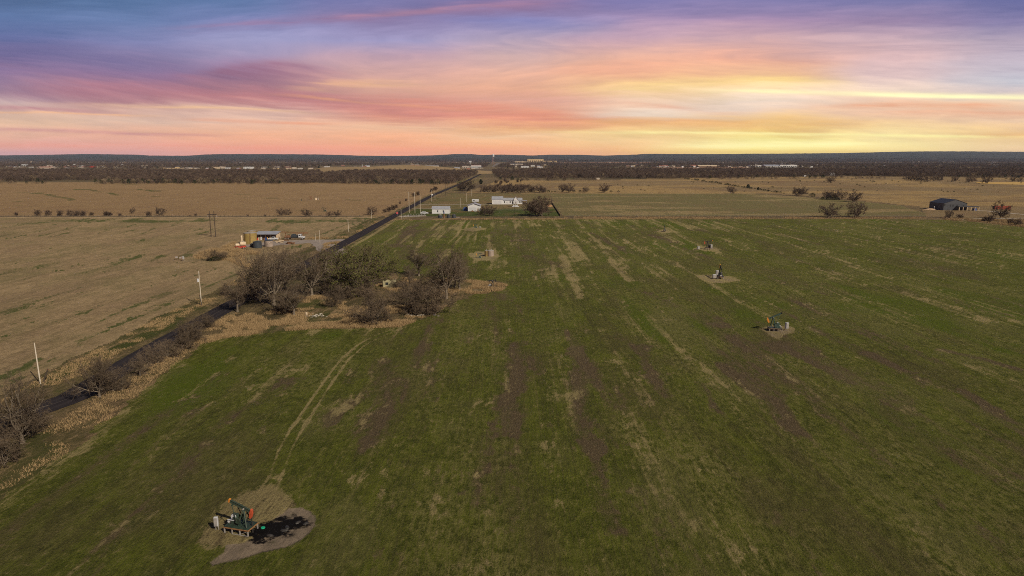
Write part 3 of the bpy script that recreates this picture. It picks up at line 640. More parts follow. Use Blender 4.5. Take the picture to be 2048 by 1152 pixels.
    if nm == 'wheat_field':                      # drill rows
        w = t.n('ShaderNodeTexWave'); t.put(w.inputs['Vector'], geo); w.inputs['Scale'].default_value = 0.55; w.bands_direction = 'X'
        w.inputs['Distortion'].default_value = 2.0; w.inputs['Detail'].default_value = 2; w.inputs['Detail Scale'].default_value = 0.3
        c = t.mix(t.math('MULTIPLY', t.mr(w.outputs[1], 0.6, 1.0), 0.16), c, Ba)
    sc_ = t.mix(nm_, (0.10, 0.080, 0.060, 1), (0.26, 0.200, 0.142, 1))
    c = lay(c, sc_, s2.outputs[0], t.math('ADD', t.math('MULTIPLY', nf, 0.6), t.math('MULTIPLY', nm_, 0.4)), 0.30, 0.85, 1.3)
    c = lay(c, (0.006, 0.005, 0.005, 1), s2.outputs[1], nz(geo, 0.9, 6, 0.7, 2.0), 0.30, 0.80, 1.3)
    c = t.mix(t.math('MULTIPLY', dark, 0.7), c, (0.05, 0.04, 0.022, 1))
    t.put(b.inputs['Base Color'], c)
    b.inputs['Roughness'].default_value = 0.95; b.inputs['Specular IOR Level'].default_value = 0.08
    bp = t.n('ShaderNodeBump'); bp.inputs['Strength'].default_value = 1.0; bp.inputs['Distance'].default_value = 0.42 if nm != 'stubble_field' else 0.22
    hh = t.math('ADD', t.math('MULTIPLY', nf, 0.8), t.math('MULTIPLY', nv, 0.3))
    t.put(bp.inputs['Height'], t.mix(t.math('MULTIPLY', s2.outputs[0], 1.0, clamp=True), hh, t.math('MULTIPLY', hh, 0.25)))
    t.put(b.inputs['Normal'], bp.outputs[0])
    return m
build_ground()

# ------------------------------------------------------------------ asphalt, gravel
def surf_mat(name, ca, cb, sc, bump=0.3, streak=None, rough=0.9):
    m = bpy.data.materials.new(name); m.use_nodes = True; t = NT(m.node_tree); b = m.node_tree.nodes['Principled BSDF']
    geo = t.n('ShaderNodeNewGeometry').outputs['Position']
    n = t.noise(geo, sc, 6, 0.7); n2 = t.noise(t.mapping(geo, (1, 0.08, 1)), 0.9, 4, 0.6)
    c = t.mix(t.mr(t.math('ADD', t.math('MULTIPLY', n, 0.6), t.math('MULTIPLY', n2, 0.4)), 0.35, 0.65), ca + (1,), cb + (1,))
    if streak:
        uv = t.n('ShaderNodeAttribute', attribute_name='across').outputs['Fac']
        a = t.math('ABSOLUTE', uv)
        wheel = t.math('MULTIPLY', t.mr(t.math('ABSOLUTE', t.math('SUBTRACT', a, 0.5)), 0.22, 0.0), 0.55)
        c = t.mix(wheel, c, streak + (1,))
        mid = t.math('MULTIPLY', t.mr(a, 0.035, 0.005), t.mr(n2, 0.35, 0.55, 0.3, 0.9))
        c = t.mix(mid, c, (0.095, 0.08, 0.072, 1))
    t.put(b.inputs['Base Color'], c); b.inputs['Roughness'].default_value = rough; b.inputs['Specular IOR Level'].default_value = 0.1
    bp = t.n('ShaderNodeBump'); bp.inputs['Strength'].default_value = bump; bp.inputs['Distance'].default_value = 0.04
    t.put(bp.inputs['Height'], n); t.put(b.inputs['Normal'], bp.outputs[0])
    return m
M['asphalt'] = surf_mat('asphalt', (0.021, 0.017, 0.019), (0.030, 0.025, 0.027), 3.0, 0.2, (0.040, 0.033, 0.034))
M['asphalt_far'] = surf_mat('worn_asphalt', (0.15, 0.13, 0.12), (0.20, 0.17, 0.15), 0.5, 0.2)
M['gravel'] = surf_mat('gravel', (0.20, 0.165, 0.145), (0.31, 0.26, 0.225), 1.5, 0.5)
M['gravel_pale'] = surf_mat('pale_gravel', (0.30, 0.26, 0.21), (0.42, 0.36, 0.30), 1.5, 0.4)

def strip(name, pts, hw, z, mat, step=2.0, jag=0.12, cross=9, seed=3, crown=0.0):
    """ribbon with slightly ragged edges; pts in metres"""
    P = [np.array(p) for p in pts]; out = []
    for a, b in zip(P[:-1], P[1:]):
        L = np.linalg.norm(b - a); n = max(1, int(L / (step * (1 + a[1] / 300)))) 
        for k in range(n): out.append(a + (b - a) * k / n)
    out.append(P[-1]); out = np.array(out)
    tg = np.gradient(out, axis=0); tg /= np.linalg.norm(tg, axis=1)[:, None]
    nrm = np.stack([tg[:, 1], -tg[:, 0]], 1)
    hwv = np.interp(np.linspace(0, 1, len(out)), np.linspace(0, 1, len(hw)), hw) if isinstance(hw, (list, tuple)) else np.full(len(out), hw)
    s = np.arange(len(out)) * 1.7
    eL = (vnoise(s, s * 0, seed) - .5) * 2 * jag; eR = (vnoise(s, s * 0 + 9, seed + 1) - .5) * 2 * jag
    vs, fs, ac = [], [], []
    for i in range(len(out)):
        for j in range(cross):
            q = j / (cross - 1) * 2 - 1
            off = q * hwv[i] + (eL[i] if j == 0 else eR[i] if j == cross - 1 else 0)
            p = out[i] + nrm[i] * off; vs.append((p[0], p[1], z + crown * (1 - q * q))); ac.append(q)
    for i in range(len(out) - 1):
        for j in range(cross - 1):
            a = i * cross + j; fs.append((a, a + 1, a + cross + 1, a + cross))
    o = MB().add(vs, fs).build(name, mat)
    at_ = o.data.attributes.new('across', 'FLOAT', 'POINT'); at_.data.foreach_set('value', ac)
    return o
roadpts = [p for p in ROAD if p[1] < 2500]
tag(strip('road', roadpts, 3.05, 0.05, M['asphalt'], 1.5, 0.16, 9, crown=0.06), 'narrow dark asphalt road running straight to the town', kind='structure')
roadfar = [p for p in ROAD if p[1] > 1900]
tag(strip('road', roadfar, [5, 9, 12], 0.10, M['asphalt_far'], 20, 0.3, 5), 'pale grey far end of the road where it enters the town', kind='structure')
def lane(name, pxs, hw, mat, label, jag=0.35, z=0.03):
    o = strip(name, [at(*p)[:2] for p in pxs], hw, z, mat, 1.2, jag, 7, seed=len(pxs) * 7 + int(pxs[0][0]))
    return tag(o, label, kind='structure')
lane('road_shoulder', [(1, 1)] and [(303 + 30, 705), (440 + 28, 628)], 0.01, M['gravel_pale'], 'shoulder') if False else None
lane('path', [(692, 480.5), (650, 481.5), (610, 483), (560, 486), (500, 491), (472, 494)], [4, 5, 8, 9, 7, 4], M['gravel'], 'grey gravel lot and lane at the tank battery', 0.8)
lane('path', [(640, 484), (655, 495), (668, 505), (672, 510)], [4.5, 5, 6, 5], M['gravel'], 'gravel spur from the tank battery back towards the road', 0.8, 0.034)
lane('path', [(822, 409.2), (900, 409.3), (985, 409)], 1.3, M['gravel_pale'], 'pale gravel driveway to the long white house')
lane('path', [(985, 409), (1025, 409.5)], 3.4, M['gravel_pale'], 'pale apron before the garage doors of the long white house')
lane('path', [(815, 416.6), (865, 416.8)], 1.1, M['gravel_pale'], 'pale gravel driveway to the white metal shed')
lane('path', [(800, 433.6), (825, 432.4), (852, 431.6)], [4, 5.5, 3.5], M['gravel_pale'], 'pale gravel pad with small pipe fittings by the junction', 0.8)
lane('path', [(875, 435.5), (920, 435.4)], 2.2, M['gravel'], 'grey gravel under the black tanks', 0.6)
lane('path', [(1886, 420.2), (1935, 420.4), (1975, 422), (2010, 425.5), (2060, 430)], [3.5, 2.5, 2.2, 2.2, 2.2], M['gravel_pale'], 'pale gravel driveway to the charcoal barn', 0.5)
lane('path', [(755, 434.5), (780, 433.5)], 2.0, M['asphalt'], 'short dark side road at the junction', 0.2, 0.04)
lane('path', [(1900, 439.5), (1960, 437.5), (2048, 436)], 1.8, M['gravel_pale'], 'pale strip of creek bed beyond the wheat field', 0.9)

# ------------------------------------------------------------------ hills
def build_hills():
    prof = [(-2500,309),(-1200,307),(-500,310),(0,311),(100,310),(160,309),(210,307.8),(310,309.3),(335,311.2),(400,311.4),(440,309),(470,308),(560,308),(660,308.8),(740,311.2),(800,311.8),(860,311),(900,309),(912,308),(945,308),
            (968,310),(985,309.2),(1010,309),(1060,310.8),(1100,309.3),(1150,309.5),(1200,311),(1260,309),(1282,307.5),(1400,308),(1550,307),(1650,306),(1740,303.8),(1800,302.6),(1900,302.6),(2000,303.6),(2048,304.5),(2600,307),(3300,309),(4600,311)]
    D0 = 15000.0
    xs = np.linspace(-2400, 4500, 900); n = len(xs)
    pp = np.interp(xs, [p[0] for p in prof], [p[1] for p in prof])
    b = (576 - pp) / F; ze = CH + D0 * (-ST + b * CT) / (CT + b * ST)
    d = D0 * 1.03
    X = (xs - 1024) / F * d
    ze = ze + (vnoise(xs / 5, xs * 0, 5) - .5) * 5
    rows = [(8500, 0.0), (9500, .10), (10800, .28), (12300, .55), (13800, .84), (15000, 1.0), (16500, .9), (19500, 0.0)]
    vs, fs = [], []
    for r, (D, k) in enumerate(rows):
        for i in range(n):
            hh = k * ze[i] * (1 + (vnoise(np.array(i / 25.0), np.array(r * 1.0), 9) - .5) * .4 * (1 - k)) if k < 1 else ze[i]
            vs.append((X[i] * D / D0, D + (0 if k != 1 else 0), hh - 0.5))
    for r in range(len(rows) - 1):
        for i in range(n - 1):
            a = r * n + i; fs.append((a, a + 1, a + n + 1, a + n))
    global hill_z
    kD = [r[0] for r in rows]; kk = [r[1] for r in rows]; tz = X / D0
    def hill_z(x, D): return np.interp(x / D, tz, ze) * np.interp(D, kD, kk) - 1.0
    m = bpy.data.materials.new('wooded_hills'); m.use_nodes = True; t = NT(m.node_tree); bb = m.node_tree.nodes['Principled BSDF']
    geo = t.n('ShaderNodeNewGeometry').outputs['Position']
    nn = t.noise(t.mapping(geo, (1, 0.3, 4)), 0.006, 6, 0.65)
    t.put(bb.inputs['Base Color'], t.mix(t.mr(nn, 0.35, 0.65), (0.030, 0.036, 0.030, 1), (0.062, 0.060, 0.048, 1)))
    bb.inputs['Roughness'].default_value = 1; bb.inputs['Specular IOR Level'].default_value = 0
    o = MB().add(vs, fs).build('hills', m); o['kind'] = 'structure'
build_hills()

# ------------------------------------------------------------------ trees
def seg_mesh(name, segs, mat, sides=3, rng=None, flat=False):
    """segs: array (n,8) p0 p1 r0 r1"""
    S = np.array(segs, dtype=np.float64); n = len(S)
    p0, p1, r0, r1 = S[:, :3], S[:, 3:6], S[:, 6], S[:, 7]
    d = p1 - p0; d /= np.maximum(np.linalg.norm(d, axis=1)[:, None], 1e-6)
    rnd = rng.normal(size=(n, 3)); a = np.cross(d, rnd); a /= np.linalg.norm(a, axis=1)[:, None]; b = np.cross(d, a)
    if flat:
        V = np.stack([p0 - a * r0[:, None], p0 + a * r0[:, None], p1 + a * r1[:, None], p1 - a * r1[:, None]], 1).reshape(-1, 3)
        Q = np.arange(n * 4).reshape(n, 4)
    else:
        V = []
        for p, r in ((p0, r0), (p1, r1)):
            for k in range(sides):
                an = 2 * math.pi * k / sides; V.append(p + (a * math.cos(an) + b * math.sin(an)) * r[:, None])
        V = np.stack(V, 1).reshape(-1, 3); base = np.arange(n)[:, None] * sides * 2
        Q = np.concatenate([base + np.array([[k, (k + 1) % sides, (k + 1) % sides + sides, k + sides]]) for k in range(sides)], 0)
    return mesh_np(name, V, Q, mat)
def mesh_np(name, V, Q, mat):
    me = bpy.data.meshes.new(name); k = Q.shape[1]
    me.vertices.add(len(V)); me.vertices.foreach_set('co', np.asarray(V, np.float32).ravel())
    me.loops.add(Q.size); me.loops.foreach_set('vertex_index', Q.ravel().astype(np.int32))
    me.polygons.add(len(Q)); me.polygons.foreach_set('loop_start', np.arange(0, Q.size, k, dtype=np.int32))
    me.update(calc_edges=True); me.materials.append(mat)
    return me

def grow(seed, H=10.0, bole=0.18, nmain=6, open_=50, spread=1.0, twig=0.020, dens=1.0, stems=1, lean=0.0, low=1):
    """a leafless tree of height H; returns thick segments and twigs"""
    rg = random.Random(seed); thick, thin = [], []
    def rot(d, ang, azi):
        d = d.normalized(); o = d.orthogonal().normalized(); o.rotate(Matrix.Rotation(azi, 3, d))
        q = d.copy(); q.rotate(Matrix.Rotation(ang, 3, o)); return q
    NS = (4, 6, 5, 4, 3); WOB = (0.08, 0.20, 0.28, 0.35, 0.4); TROP = (0.05, 0.10, 0.05, 0.03, 0.0)
    def br(p, d, L, r, lv):
        n = NS[lv]
        for i in range(n):
            d = (d + Vector((rg.gauss(0, 1), rg.gauss(0, 1), rg.gauss(0, 1))) * WOB[lv] * 0.6 + Vector((0, 0, TROP[lv]))).normalized()
            q = p + d * (L / n); r2 = r * (0.86 if lv < 3 else 0.8)
            (thick if lv <= 2 else thin).append((*p, *q, max(r, twig if lv > 2 else r), max(r2, twig * .7 if lv > 2 else r2)))
            p = q; r = r2
            if lv < 4:
                kk = {0: 0, 1: 1.35, 2: 1.9, 3: 2.1}[lv] * dens
                if lv == 1 and i < 1: kk *= .4
                c = int(kk) + (rg.random() < kk - int(kk))
                for _ in range(c):
                    ratio = {1: .55, 2: .52, 3: .60}[lv] * rg.uniform(.75, 1.2) * (1 - .35 * i / n)
                    br(p, rot(d, R(rg.uniform(28, 62)), rg.uniform(0, 6.28)), L * ratio, r * rg.uniform(.5, .68), lv + 1)
    for s in range(stems):
        base = Vector((rg.gauss(0, .35) * (stems > 1), rg.gauss(0, .35) * (stems > 1), -0.1))
        d0 = Vector((rg.gauss(0, .04) + lean, rg.gauss(0, .04), 1)).normalized()
        if stems > 1: d0 = rot(Vector((0, 0, 1)), R(rg.uniform(8, 32)), rg.uniform(0, 6.28))
        r = H * 0.030 / (stems ** .45); bl = H * bole
        p = base
        for i in range(3):
            q = p + d0 * bl / 3; thick.append((*p, *q, r * (1.35 if i == 0 else 1), r)); p = q; r *= .93
            if i and low:
                for _ in range(low): br(p, rot(d0, R(rg.uniform(55, 85)), rg.uniform(0, 6.28)), H * rg.uniform(.24, .36), r * .35, 1)
        nm = max(2, int(nmain / stems + .5))
        for k in range(nm):
            a = R(rg.uniform(open_ * .35, open_)) if k else R(8)
            dd = rot(d0, a, 6.283 * k / nm + rg.uniform(-.4, .4)); dd = Vector((dd.x * spread, dd.y * spread, dd.z)).normalized()
            L = H * (1 - bole) * (rg.uniform(.52, .68) if k else .62) * (1 + .25 * (spread - 1))
            br(p, dd, L, r * (.62 if k else .7), 1)
    top = max(s[5] for s in thin); f = H / top
    sc = lambda S: [tuple(v * f for v in s[:6]) + (s[6], s[7]) for s in S]
    return sc(thick), sc(thin)

def make_tree_proto(name, seed, mt='twig', buds=0, cat='tree', **kw):
    rng = np.random.default_rng(seed); thick, thin = grow(seed, **kw)
    root = bpy.data.objects.new(name, None); root['category'] = cat; root.empty_display_size = 0.5
    tr = bpy.data.objects.new('trunk' if cat == 'tree' else 'stems', seg_mesh('trunk', thick, M['bark'], 5, rng)); tr.parent = root
    cme = seg_mesh('crown', thin, M[mt], 3, rng, flat=True)
    cr = bpy.data.objects.new('crown' if cat == 'tree' else 'twigs', cme); cr.parent = root
    if buds:
        T = np.array(thin); pick = rng.integers(0, len(T), buds); c = T[pick, 3:6] + rng.normal(0, .10, (buds, 3))
        a = rng.normal(size=(buds, 3)); a /= np.linalg.norm(a, axis=1)[:, None]; bb = np.cross(a, rng.normal(size=(buds, 3))); bb /= np.linalg.norm(bb, axis=1)[:, None]
        s = rng.uniform(.05, .11, (buds, 1)); V = np.stack([c - a * s - bb * s, c + a * s - bb * s, c + a * s + bb * s, c - a * s + bb * s], 1).reshape(-1, 3)
        bo = bpy.data.objects.new('buds', mesh_np('buds', V, np.arange(buds * 4).reshape(-1, 4), M['bud'])); bo.parent = cr
    return root
P = {}
P['round1'] = make_tree_proto('bare_tree', 101, H=10, bole=.13, nmain=8, open_=80, spread=1.15)
P['round2'] = make_tree_proto('bare_tree', 102, H=10, bole=.14, nmain=8, open_=76, spread=1.1)
P['tall1'] = make_tree_proto('bare_tree', 103, H=12, bole=.17, nmain=7, open_=62, spread=.9, twig=.019, low=1, dens=.9)
P['tall2'] = make_tree_proto('bare_tree', 104, H=12, bole=.15, nmain=8, open_=66, spread=.9, twig=.019, low=1, dens=.9)
P['oak'] = make_tree_proto('budding_tree', 105, buds=8000, H=12, bole=.13, nmain=9, open_=78, spread=1.2, twig=.022)
P['bush1'] = make_tree_proto('bare_shrub', 106, cat='shrub', H=5, bole=.06, nmain=12, open_=70, spread=1.2, stems=5, twig=.015, dens=.78)
P['bush2'] = make_tree_proto('bare_shrub', 107, cat='shrub', H=5, bole=.05, nmain=12, open_=60, spread=1.1, stems=6, twig=.015, dens=.78)
P['thin'] = make_tree_proto('bare_tree', 108, H=10, bole=.2, nmain=6, open_=55, spread=.85, dens=.95, twig=.016)
P['open'] = make_tree_proto('bare_tree', 109, H=12, bole=.12, nmain=9, open_=52, spread=.9, twig=.016, dens=.87)
PH_OPEN = 12
# far versions: lighter meshes for trees only a few pixels tall
P['far1'] = make_tree_proto('bare_tree', 111, mt='farwood', H=10, bole=.10, nmain=9, open_=84, spread=1.1, dens=.66, twig=.07, low=2)
P['far2'] = make_tree_proto('bare_tree', 112, mt='farwood', H=10, bole=.12, nmain=9, open_=80, spread=1.1, dens=.66, twig=.07, low=2)
P['farbush'] = make_tree_proto('bare_shrub', 113, mt='farwood', cat='shrub', H=5, bole=.06, nmain=10, open_=60, spread=1.1, stems=4, twig=.05, dens=.6)
def cedar_proto(seed, H=5.0, W=2.2, n=900, name='cedar_bush'):
    rng = np.random.default_rng(seed)
    z = rng.random(n) ** .8; ang = rng.random(n) * 6.283
    lob = 1 + .28 * np.sin(ang * 3 + seed) + .2 * np.sin(ang * 5 + z * 9)
    prof = np.sin(np.clip(z * .9 + .12, 0, 1) * math.pi) ** .6
    rr = W * .5 * prof * lob * (0.55 + .45 * rng.random(n) ** .4)
    c = np.stack([np.cos(ang) * rr, np.sin(ang) * rr, .1 + z * (H - .3)], 1)
    a = rng.normal(size=(n, 3)); a /= np.linalg.norm(a, axis=1)[:, None]; b = np.cross(a, rng.normal(size=(n, 3))); b /= np.linalg.norm(b, axis=1)[:, None]
    s = rng.uniform(.12, .30, (n, 1)) * H / 5
    V = np.stack([c - a * s, c + b * s * .7, c + a * s, c - b * s * .7], 1).reshape(-1, 3)
    root = bpy.data.objects.new(name, None); root['category'] = 'shrub'
    f = bpy.data.objects.new('foliage', mesh_np('foliage', V, np.arange(4 * n).reshape(-1, 4), M['cedar'])); f.parent = root
    st = MB().cyl((0, 0, -.1), (0, 0, H * .6), .09, .04, 6)
    me = bpy.data.meshes.new('stem'); me.from_pydata(st.v, [], st.f); me.materials.append(M['bark'])
    so = bpy.data.objects.new('stem', me); so.parent = root
    return root
P['cedar'] = cedar_proto(5); P['cedarlow'] = cedar_proto(6, H=3.0, W=4.0, n=900)
PH = dict(open=12, round1=10, round2=10, tall1=12, tall2=12, oak=12, bush1=5, bush2=5, thin=10, far1=10, far2=10, farbush=5, cedar=5, cedarlow=3)
trnd = random.Random(8)
TREES = []      # (x, y, radius) of what is planted
def plant(kind, px, py, hpx, label, group=None, wide=1.0, name=None):
    x, y, m = at(px, py); sc = hpx / m / PH[kind]
    o = clone(P[kind], (x, y, 0), trnd.uniform(0, 6.28), (sc * wide, sc * wide, sc), label, group)
    if name: o.name = name
    TREES.append((x, y, sc * PH[kind] * .4)); return o

# -- along the road in front
plant('open', 45, 886, 160, 'tall bare tree at the left edge of the photo, beside the road', wide=.9)
plant('round1', 199, 794, 94, 'wide bare tree with a short thick trunk, right of the first pale pole')
plant('bush1', 8, 925, 88, 'dark leafless thicket in the bottom left, before the tall roadside tree', wide=1.1)
plant('bush2', 40, 868, 60, 'low dark shrub at the foot of the tall roadside tree at the left edge', wide=1.2)
plant('bush1', -50, 930, 110, 'leafless shrub cut by the left edge of the photo')
plant('bush2', 238, 781, 52, 'dense bare shrub touching the wide short-trunked roadside tree on its right', wide=1.2)
plant('round2', 280, 752, 44, 'small bare tree with a visible pale trunk, second beside the road from the left')
plant('bush2', 312, 727, 46, 'round leafless shrub by the road between the small pale-trunked tree and the mauve thicket')
plant('bush1', 338, 714, 40, 'mauve-brown shrub in the roadside thicket, its left end', wide=1.2)
plant('bush1', 366, 696, 50, 'mauve-brown shrub in the middle of the roadside thicket', wide=1.15)
plant('bush2', 390, 680, 52, 'tallest shrub of the roadside thicket, at its right end near the dry grass', wide=1.1)
plant('bush2', 415, 655, 34, 'low twiggy shrub between the roadside thicket and the grove', wide=1.1)
# -- the grove
plant('thin', 475, 624, 78, 'slender bare tree at the left end of the grove, right beside the road')
plant('tall1', 514, 600, 112, 'tall leaning bare tree with a pale trunk, second from the left in the grove')
plant('tall2', 548, 610, 128, 'largest brown tree on the left side of the grove, above the road', wide=1.05)
plant('tall1', 570, 585, 100, 'bare tree behind the large brown tree in the left of the grove')
plant('bush1', 500, 598, 46, 'dark undergrowth shrub under the pale-trunked tree at the left of the grove', wide=1.3)
plant('thin', 588, 632, 72, 'small bare tree in dry grass before the left part of the grove', wide=1.2)
plant('bush2', 572, 622, 44, 'dark shrub around the foot of the small tree in front of the grove', wide=1.4)
plant('tall2', 624, 592, 104, 'bare tree with a thick upright trunk in the middle-left of the grove')
plant('tall1', 650, 566, 84, 'bare tree behind, between the thick trunk and the budding oak')
plant('oak', 702, 584, 108, 'big spreading tree with green-tinged buds in the middle of the grove', wide=1.02)
plant('oak', 742, 566, 84, 'second green-tinged tree behind the right side of the big spreading one', wide=.95)
plant('tall1', 676, 560, 72, 'bare tree far behind the big spreading budding tree')
plant('bush1', 655, 590, 36, 'dark shrub left of the big spreading tree trunk', wide=1.5)
plant('bush2', 690, 596, 34, 'dark shrub right under the big spreading budding tree', wide=1.5)
plant('bush1', 735, 590, 40, 'brown shrub between the big spreading tree and the stone ruin', wide=1.4)
plant('bush2', 663, 613, 38, 'small round shrub alone in the pale grass in front of the budding tree')
plant('bush1', 742, 646, 74, 'wide low-branching bare tree at the front of the grove, nearest the wheat', wide=1.15)
plant('round2', 756, 643, 60, 'low bare tree joined to the wide one at the front of the grove', wide=1.1)
plant('thin', 820, 573, 48, 'thin pale-twigged tree right of the stone ruin', wide=1.1)
plant('thin', 838, 552, 58, 'faint bare tree left of and behind the tall right-end grove tree', wide=1.3)
plant('bush1', 835, 628, 72, 'dense brown thicket, left part, in the right of the grove')
plant('bush2', 862, 627, 70, 'dense brown thicket, right part, beside the light green strip')
plant('bush1', 812, 610, 50, 'brown shrub behind the dense thicket in the right of the grove', wide=1.2)
plant('bush2', 850, 598, 54, 'brown shrub below the tall tree at the right end of the grove', wide=1.3)
plant('tall2', 893, 597, 116, 'tall bare tree at the right end of the grove', wide=.95)
plant('thin', 919, 580, 62, 'small forked tree right of the tall one at the right end of the grove', wide=1.3)
plant('tall1', 910, 573, 78, 'bare tree behind the tall one at the right end of the grove', wide=.9)
plant('bush1', 452, 590, 26, 'low shrub across the road from the grove', wide=1.2)
plant('bush2', 792, 575, 20, 'low shrub at the right side of the stone ruin', wide=1.4)
# -- by the tank battery
plant('bush1', 428, 521, 24, 'dark leafless bush in the dry grass left of the red trailer', wide=1.7)
plant('cedarlow', 430, 521.5, 9, 'low dark green plants below the leafless bush left of the red trailer', wide=1.9)
plant('bush2', 447, 519, 18, 'smaller bare bush beside the dark one left of the red trailer', wide=1.2)
# -- hedge line between the two left fields
for px, py, h in [(33,431,8),(75,431,14),(96,431,13),(120,432,14),(140,432,14),(155,432,14),(167,432,13),(183,431,8),(212,432,12),(220,432,10),(240,433,8),(297,433,12),(392,432,6),(380,433,4),(495,433,5),(530,433,5)]:
    plant('farbush', px, py, h, 'small round leafless bush in the broken hedge between the left fields', 'bushes along the hedge between the left fields', wide=1.1)
plant('far1', 266, 427, 13, 'thin young tree standing just above the hedge between the left fields', wide=.7)
plant('far2', 320, 431, 18, 'largest round bush-like tree of the hedge between the left fields')
plant('far1', 562, 431, 17, 'round bare tree in the hedge, left one of a touching pair')
plant('far2', 576, 430, 14, 'round bare tree in the hedge, right one of a touching pair')
plant('far1', 612, 433, 17, 'single round bare tree in the hedge below the far rusty pump', wide=1.05)
plant('far2', 659, 433, 12, 'bare tree in the hedge, first of two right of the single round one')
plant('far1', 675, 433, 14, 'bare tree in the hedge, second right of the single round one')
plant('far2', 742, 430, 19, 'bare tree at the right end of the hedge beside the road junction')
for px, py, h in [(770,425,9),(778,423,12),(786,420,12),(793,416,9),(828,393,9),(836,391,10),(863,384,9),(870,381,10),(800,408,6),(812,402,6)]:
    plant('farbush', px, py, h, 'leafless shrub on the left roadside beyond the junction', 'roadside shrubs beyond the junction')
# -- beyond and around the houses
plant('far1', 1071, 432, 42, 'left one of two large bare trees standing together right of the long white house')
plant('far2', 1084, 432, 42, 'right one of two large bare trees standing together right of the long white house')
plant('far1', 978, 431, 23, 'round bare tree right of the white garage')
plant('far2', 964, 430, 18, 'smaller bare tree in front of the right corner of the white garage')
plant('far2', 935, 382, 25, 'dense dark tree beside the road beyond the houses', wide=1.15)
plant('far1', 926, 381, 18, 'bare tree left of the dense dark one beside the road')
plant('farbush', 921, 379, 12, 'shrub at the very roadside beyond the houses')
plant('cedar', 962, 368, 10, 'dark evergreen bush beyond the road bend', wide=1.4)
for px, h in [(966,16),(972,14),(984,18),(991,15),(1006,17),(1013,16),(1021,20),(1029,15),(1038,19),(1046,18),(1060,16),(1066,12),(1079,18),(1085,13)]:
    plant('far1' if px % 2 else 'far2', px, 384 + (px % 3) * .6, h, 'bare tree in the row behind the long white house', 'row of trees behind the long white house')
plant('far2', 1127, 384, 18, 'upright bare tree, left of a pair on the far side of the yard')
plant('far1', 1138, 385, 20, 'rounder bare tree, right of a pair on the far side of the yard')
plant('far2', 1170, 385, 13, 'small bare tree between the pair and the lone round tree beyond the pasture')
plant('far1', 1210, 385, 20, 'lone round bare tree at the left far edge of the pasture')
for px in (1090, 1097, 1104, 1110, 1035, 1060, 1160, 1148, 1222, 1237):
    plant('cedarlow', px, 384.5, 3.0 + (px % 3), 'low dark bush along the far edge of the yard and pasture', 'low bushes along the far fence')
plant('far1', 1461, 386.5, 17, 'round bare tree in the middle of the far edge of the pasture')
plant('far2', 1593, 391, 18, 'left of two merged bare trees at the right far edge of the pasture')
plant('far1', 1604, 391, 19, 'right of two merged bare trees at the right far edge of the pasture')
plant('cedarlow', 1625, 394, 8.5, 'dark green round evergreen between the bare trees right of the pasture')
plant('far2', 1652, 398, 18, 'leftmost of three bare trees above a dark undergrowth right of the pasture')
plant('far1', 1662, 399, 20, 'middle of three bare trees above a dark undergrowth right of the pasture')
plant('far2', 1679, 400, 22, 'rightmost of three bare trees above a dark undergrowth right of the pasture', wide=.85)
for px in (1645, 1656, 1668, 1674): plant('cedarlow', px, 399.5 + (px - 1640) * .02, 6, 'dark undergrowth below the three bare trees right of the pasture', 'undergrowth below the three bare trees')
plant('far1', 1709, 404, 25, 'round bare tree directly behind another, left of the charcoal barn')
plant('far2', 1709, 435, 36, 'bare tree at the edge of the wheat field, right one of two')
plant('far1', 1658, 435, 31, 'wide bare tree at the edge of the wheat field, left one of two', wide=1.1)
plant('far2', 1896, 437, 20, 'small bare tree in front of the charcoal barn', wide=.75)
plant('far1', 2000, 437, 37, 'tall bare tree in front of the red container', wide=.72)
plant('farbush', 1980, 443, 16, 'leafless shrub on the creek bank left of the tall tree before the container')
plant('farbush', 1970, 443, 12, 'smaller leafless shrub on the creek bank left of the tall tree')
plant('farbush', 2036, 451, 16, 'leafless shrub on the creek bank at the right edge of the photo')
plant('farbush', 2022, 447, 12, 'leafless shrub on the creek bank, second from the right edge')
plant('farbush', 1920, 436, 9, 'low leafless shrub right of the small tree before the barn', wide=1.6)
plant('far1', 1661, 365, 15, 'bare tree out on the prairie in front of the small white house')
plant('far2', 1971, 367, 19, 'round bare tree on the far right prairie', wide=1.0)
for px, py, h in [(1832,362,15),(1840,362,14),(1852,364,14),(1868,362,12),(1880,362,13),(1908,363,12),(1936,365,11),(1945,364,14),(2026,363,10),(2040,364,10),(1820,361,12),(1812,360,9)]:
    plant('far1' if px % 2 else 'far2', px, py, h, 'bare tree in the loose group before the far right wood', 'trees before the far right wood')
# -- line of dark bushes across the prairie, scattered bushes
frng = random.Random(21)
for k in range(34):
    s = k / 33; px = 1372 + s * 195 + frng.uniform(-2, 2); py = 358 + s * 29 + frng.uniform(-.4, .4)
    plant('cedarlow', px, py, frng.uniform(2, 4.2), 'small dark bush in the slanting fence line across the prairie', 'bushes in the slanting prairie fence line', wide=frng.uniform(.9, 1.6))
plant('cedar', 1496, 376, 8, 'dark upright evergreen, tallest in the slanting fence line', wide=1.6)
plant('cedar', 1516, 380, 6, 'dark evergreen right of the tallest in the slanting fence line', wide=1.5)
plant('cedar', 1536, 383, 4, 'small dark evergreen towards the right end of the slanting fence line', wide=1.5)
for k in range(80):
    px = frng.uniform(1230, 2044); py = frng.uniform(357, 386) if px > 1450 else frng.uniform(362, 386)
    if frng.random() < .5 and px > 1500: py = frng.uniform(361, 369)
    plant('cedarlow', px, py, frng.uniform(1.3, 2.8), 'small dark bush scattered on the brown prairie', 'bushes scattered on the prairie', wide=frng.uniform(.8, 1.3))
for px, py in ((1895.5, 384), (1908, 384)): plant('cedarlow', px, py, 2.6, 'dark bush above the charcoal barn, one of two side by side', 'two dark bushes above the barn')
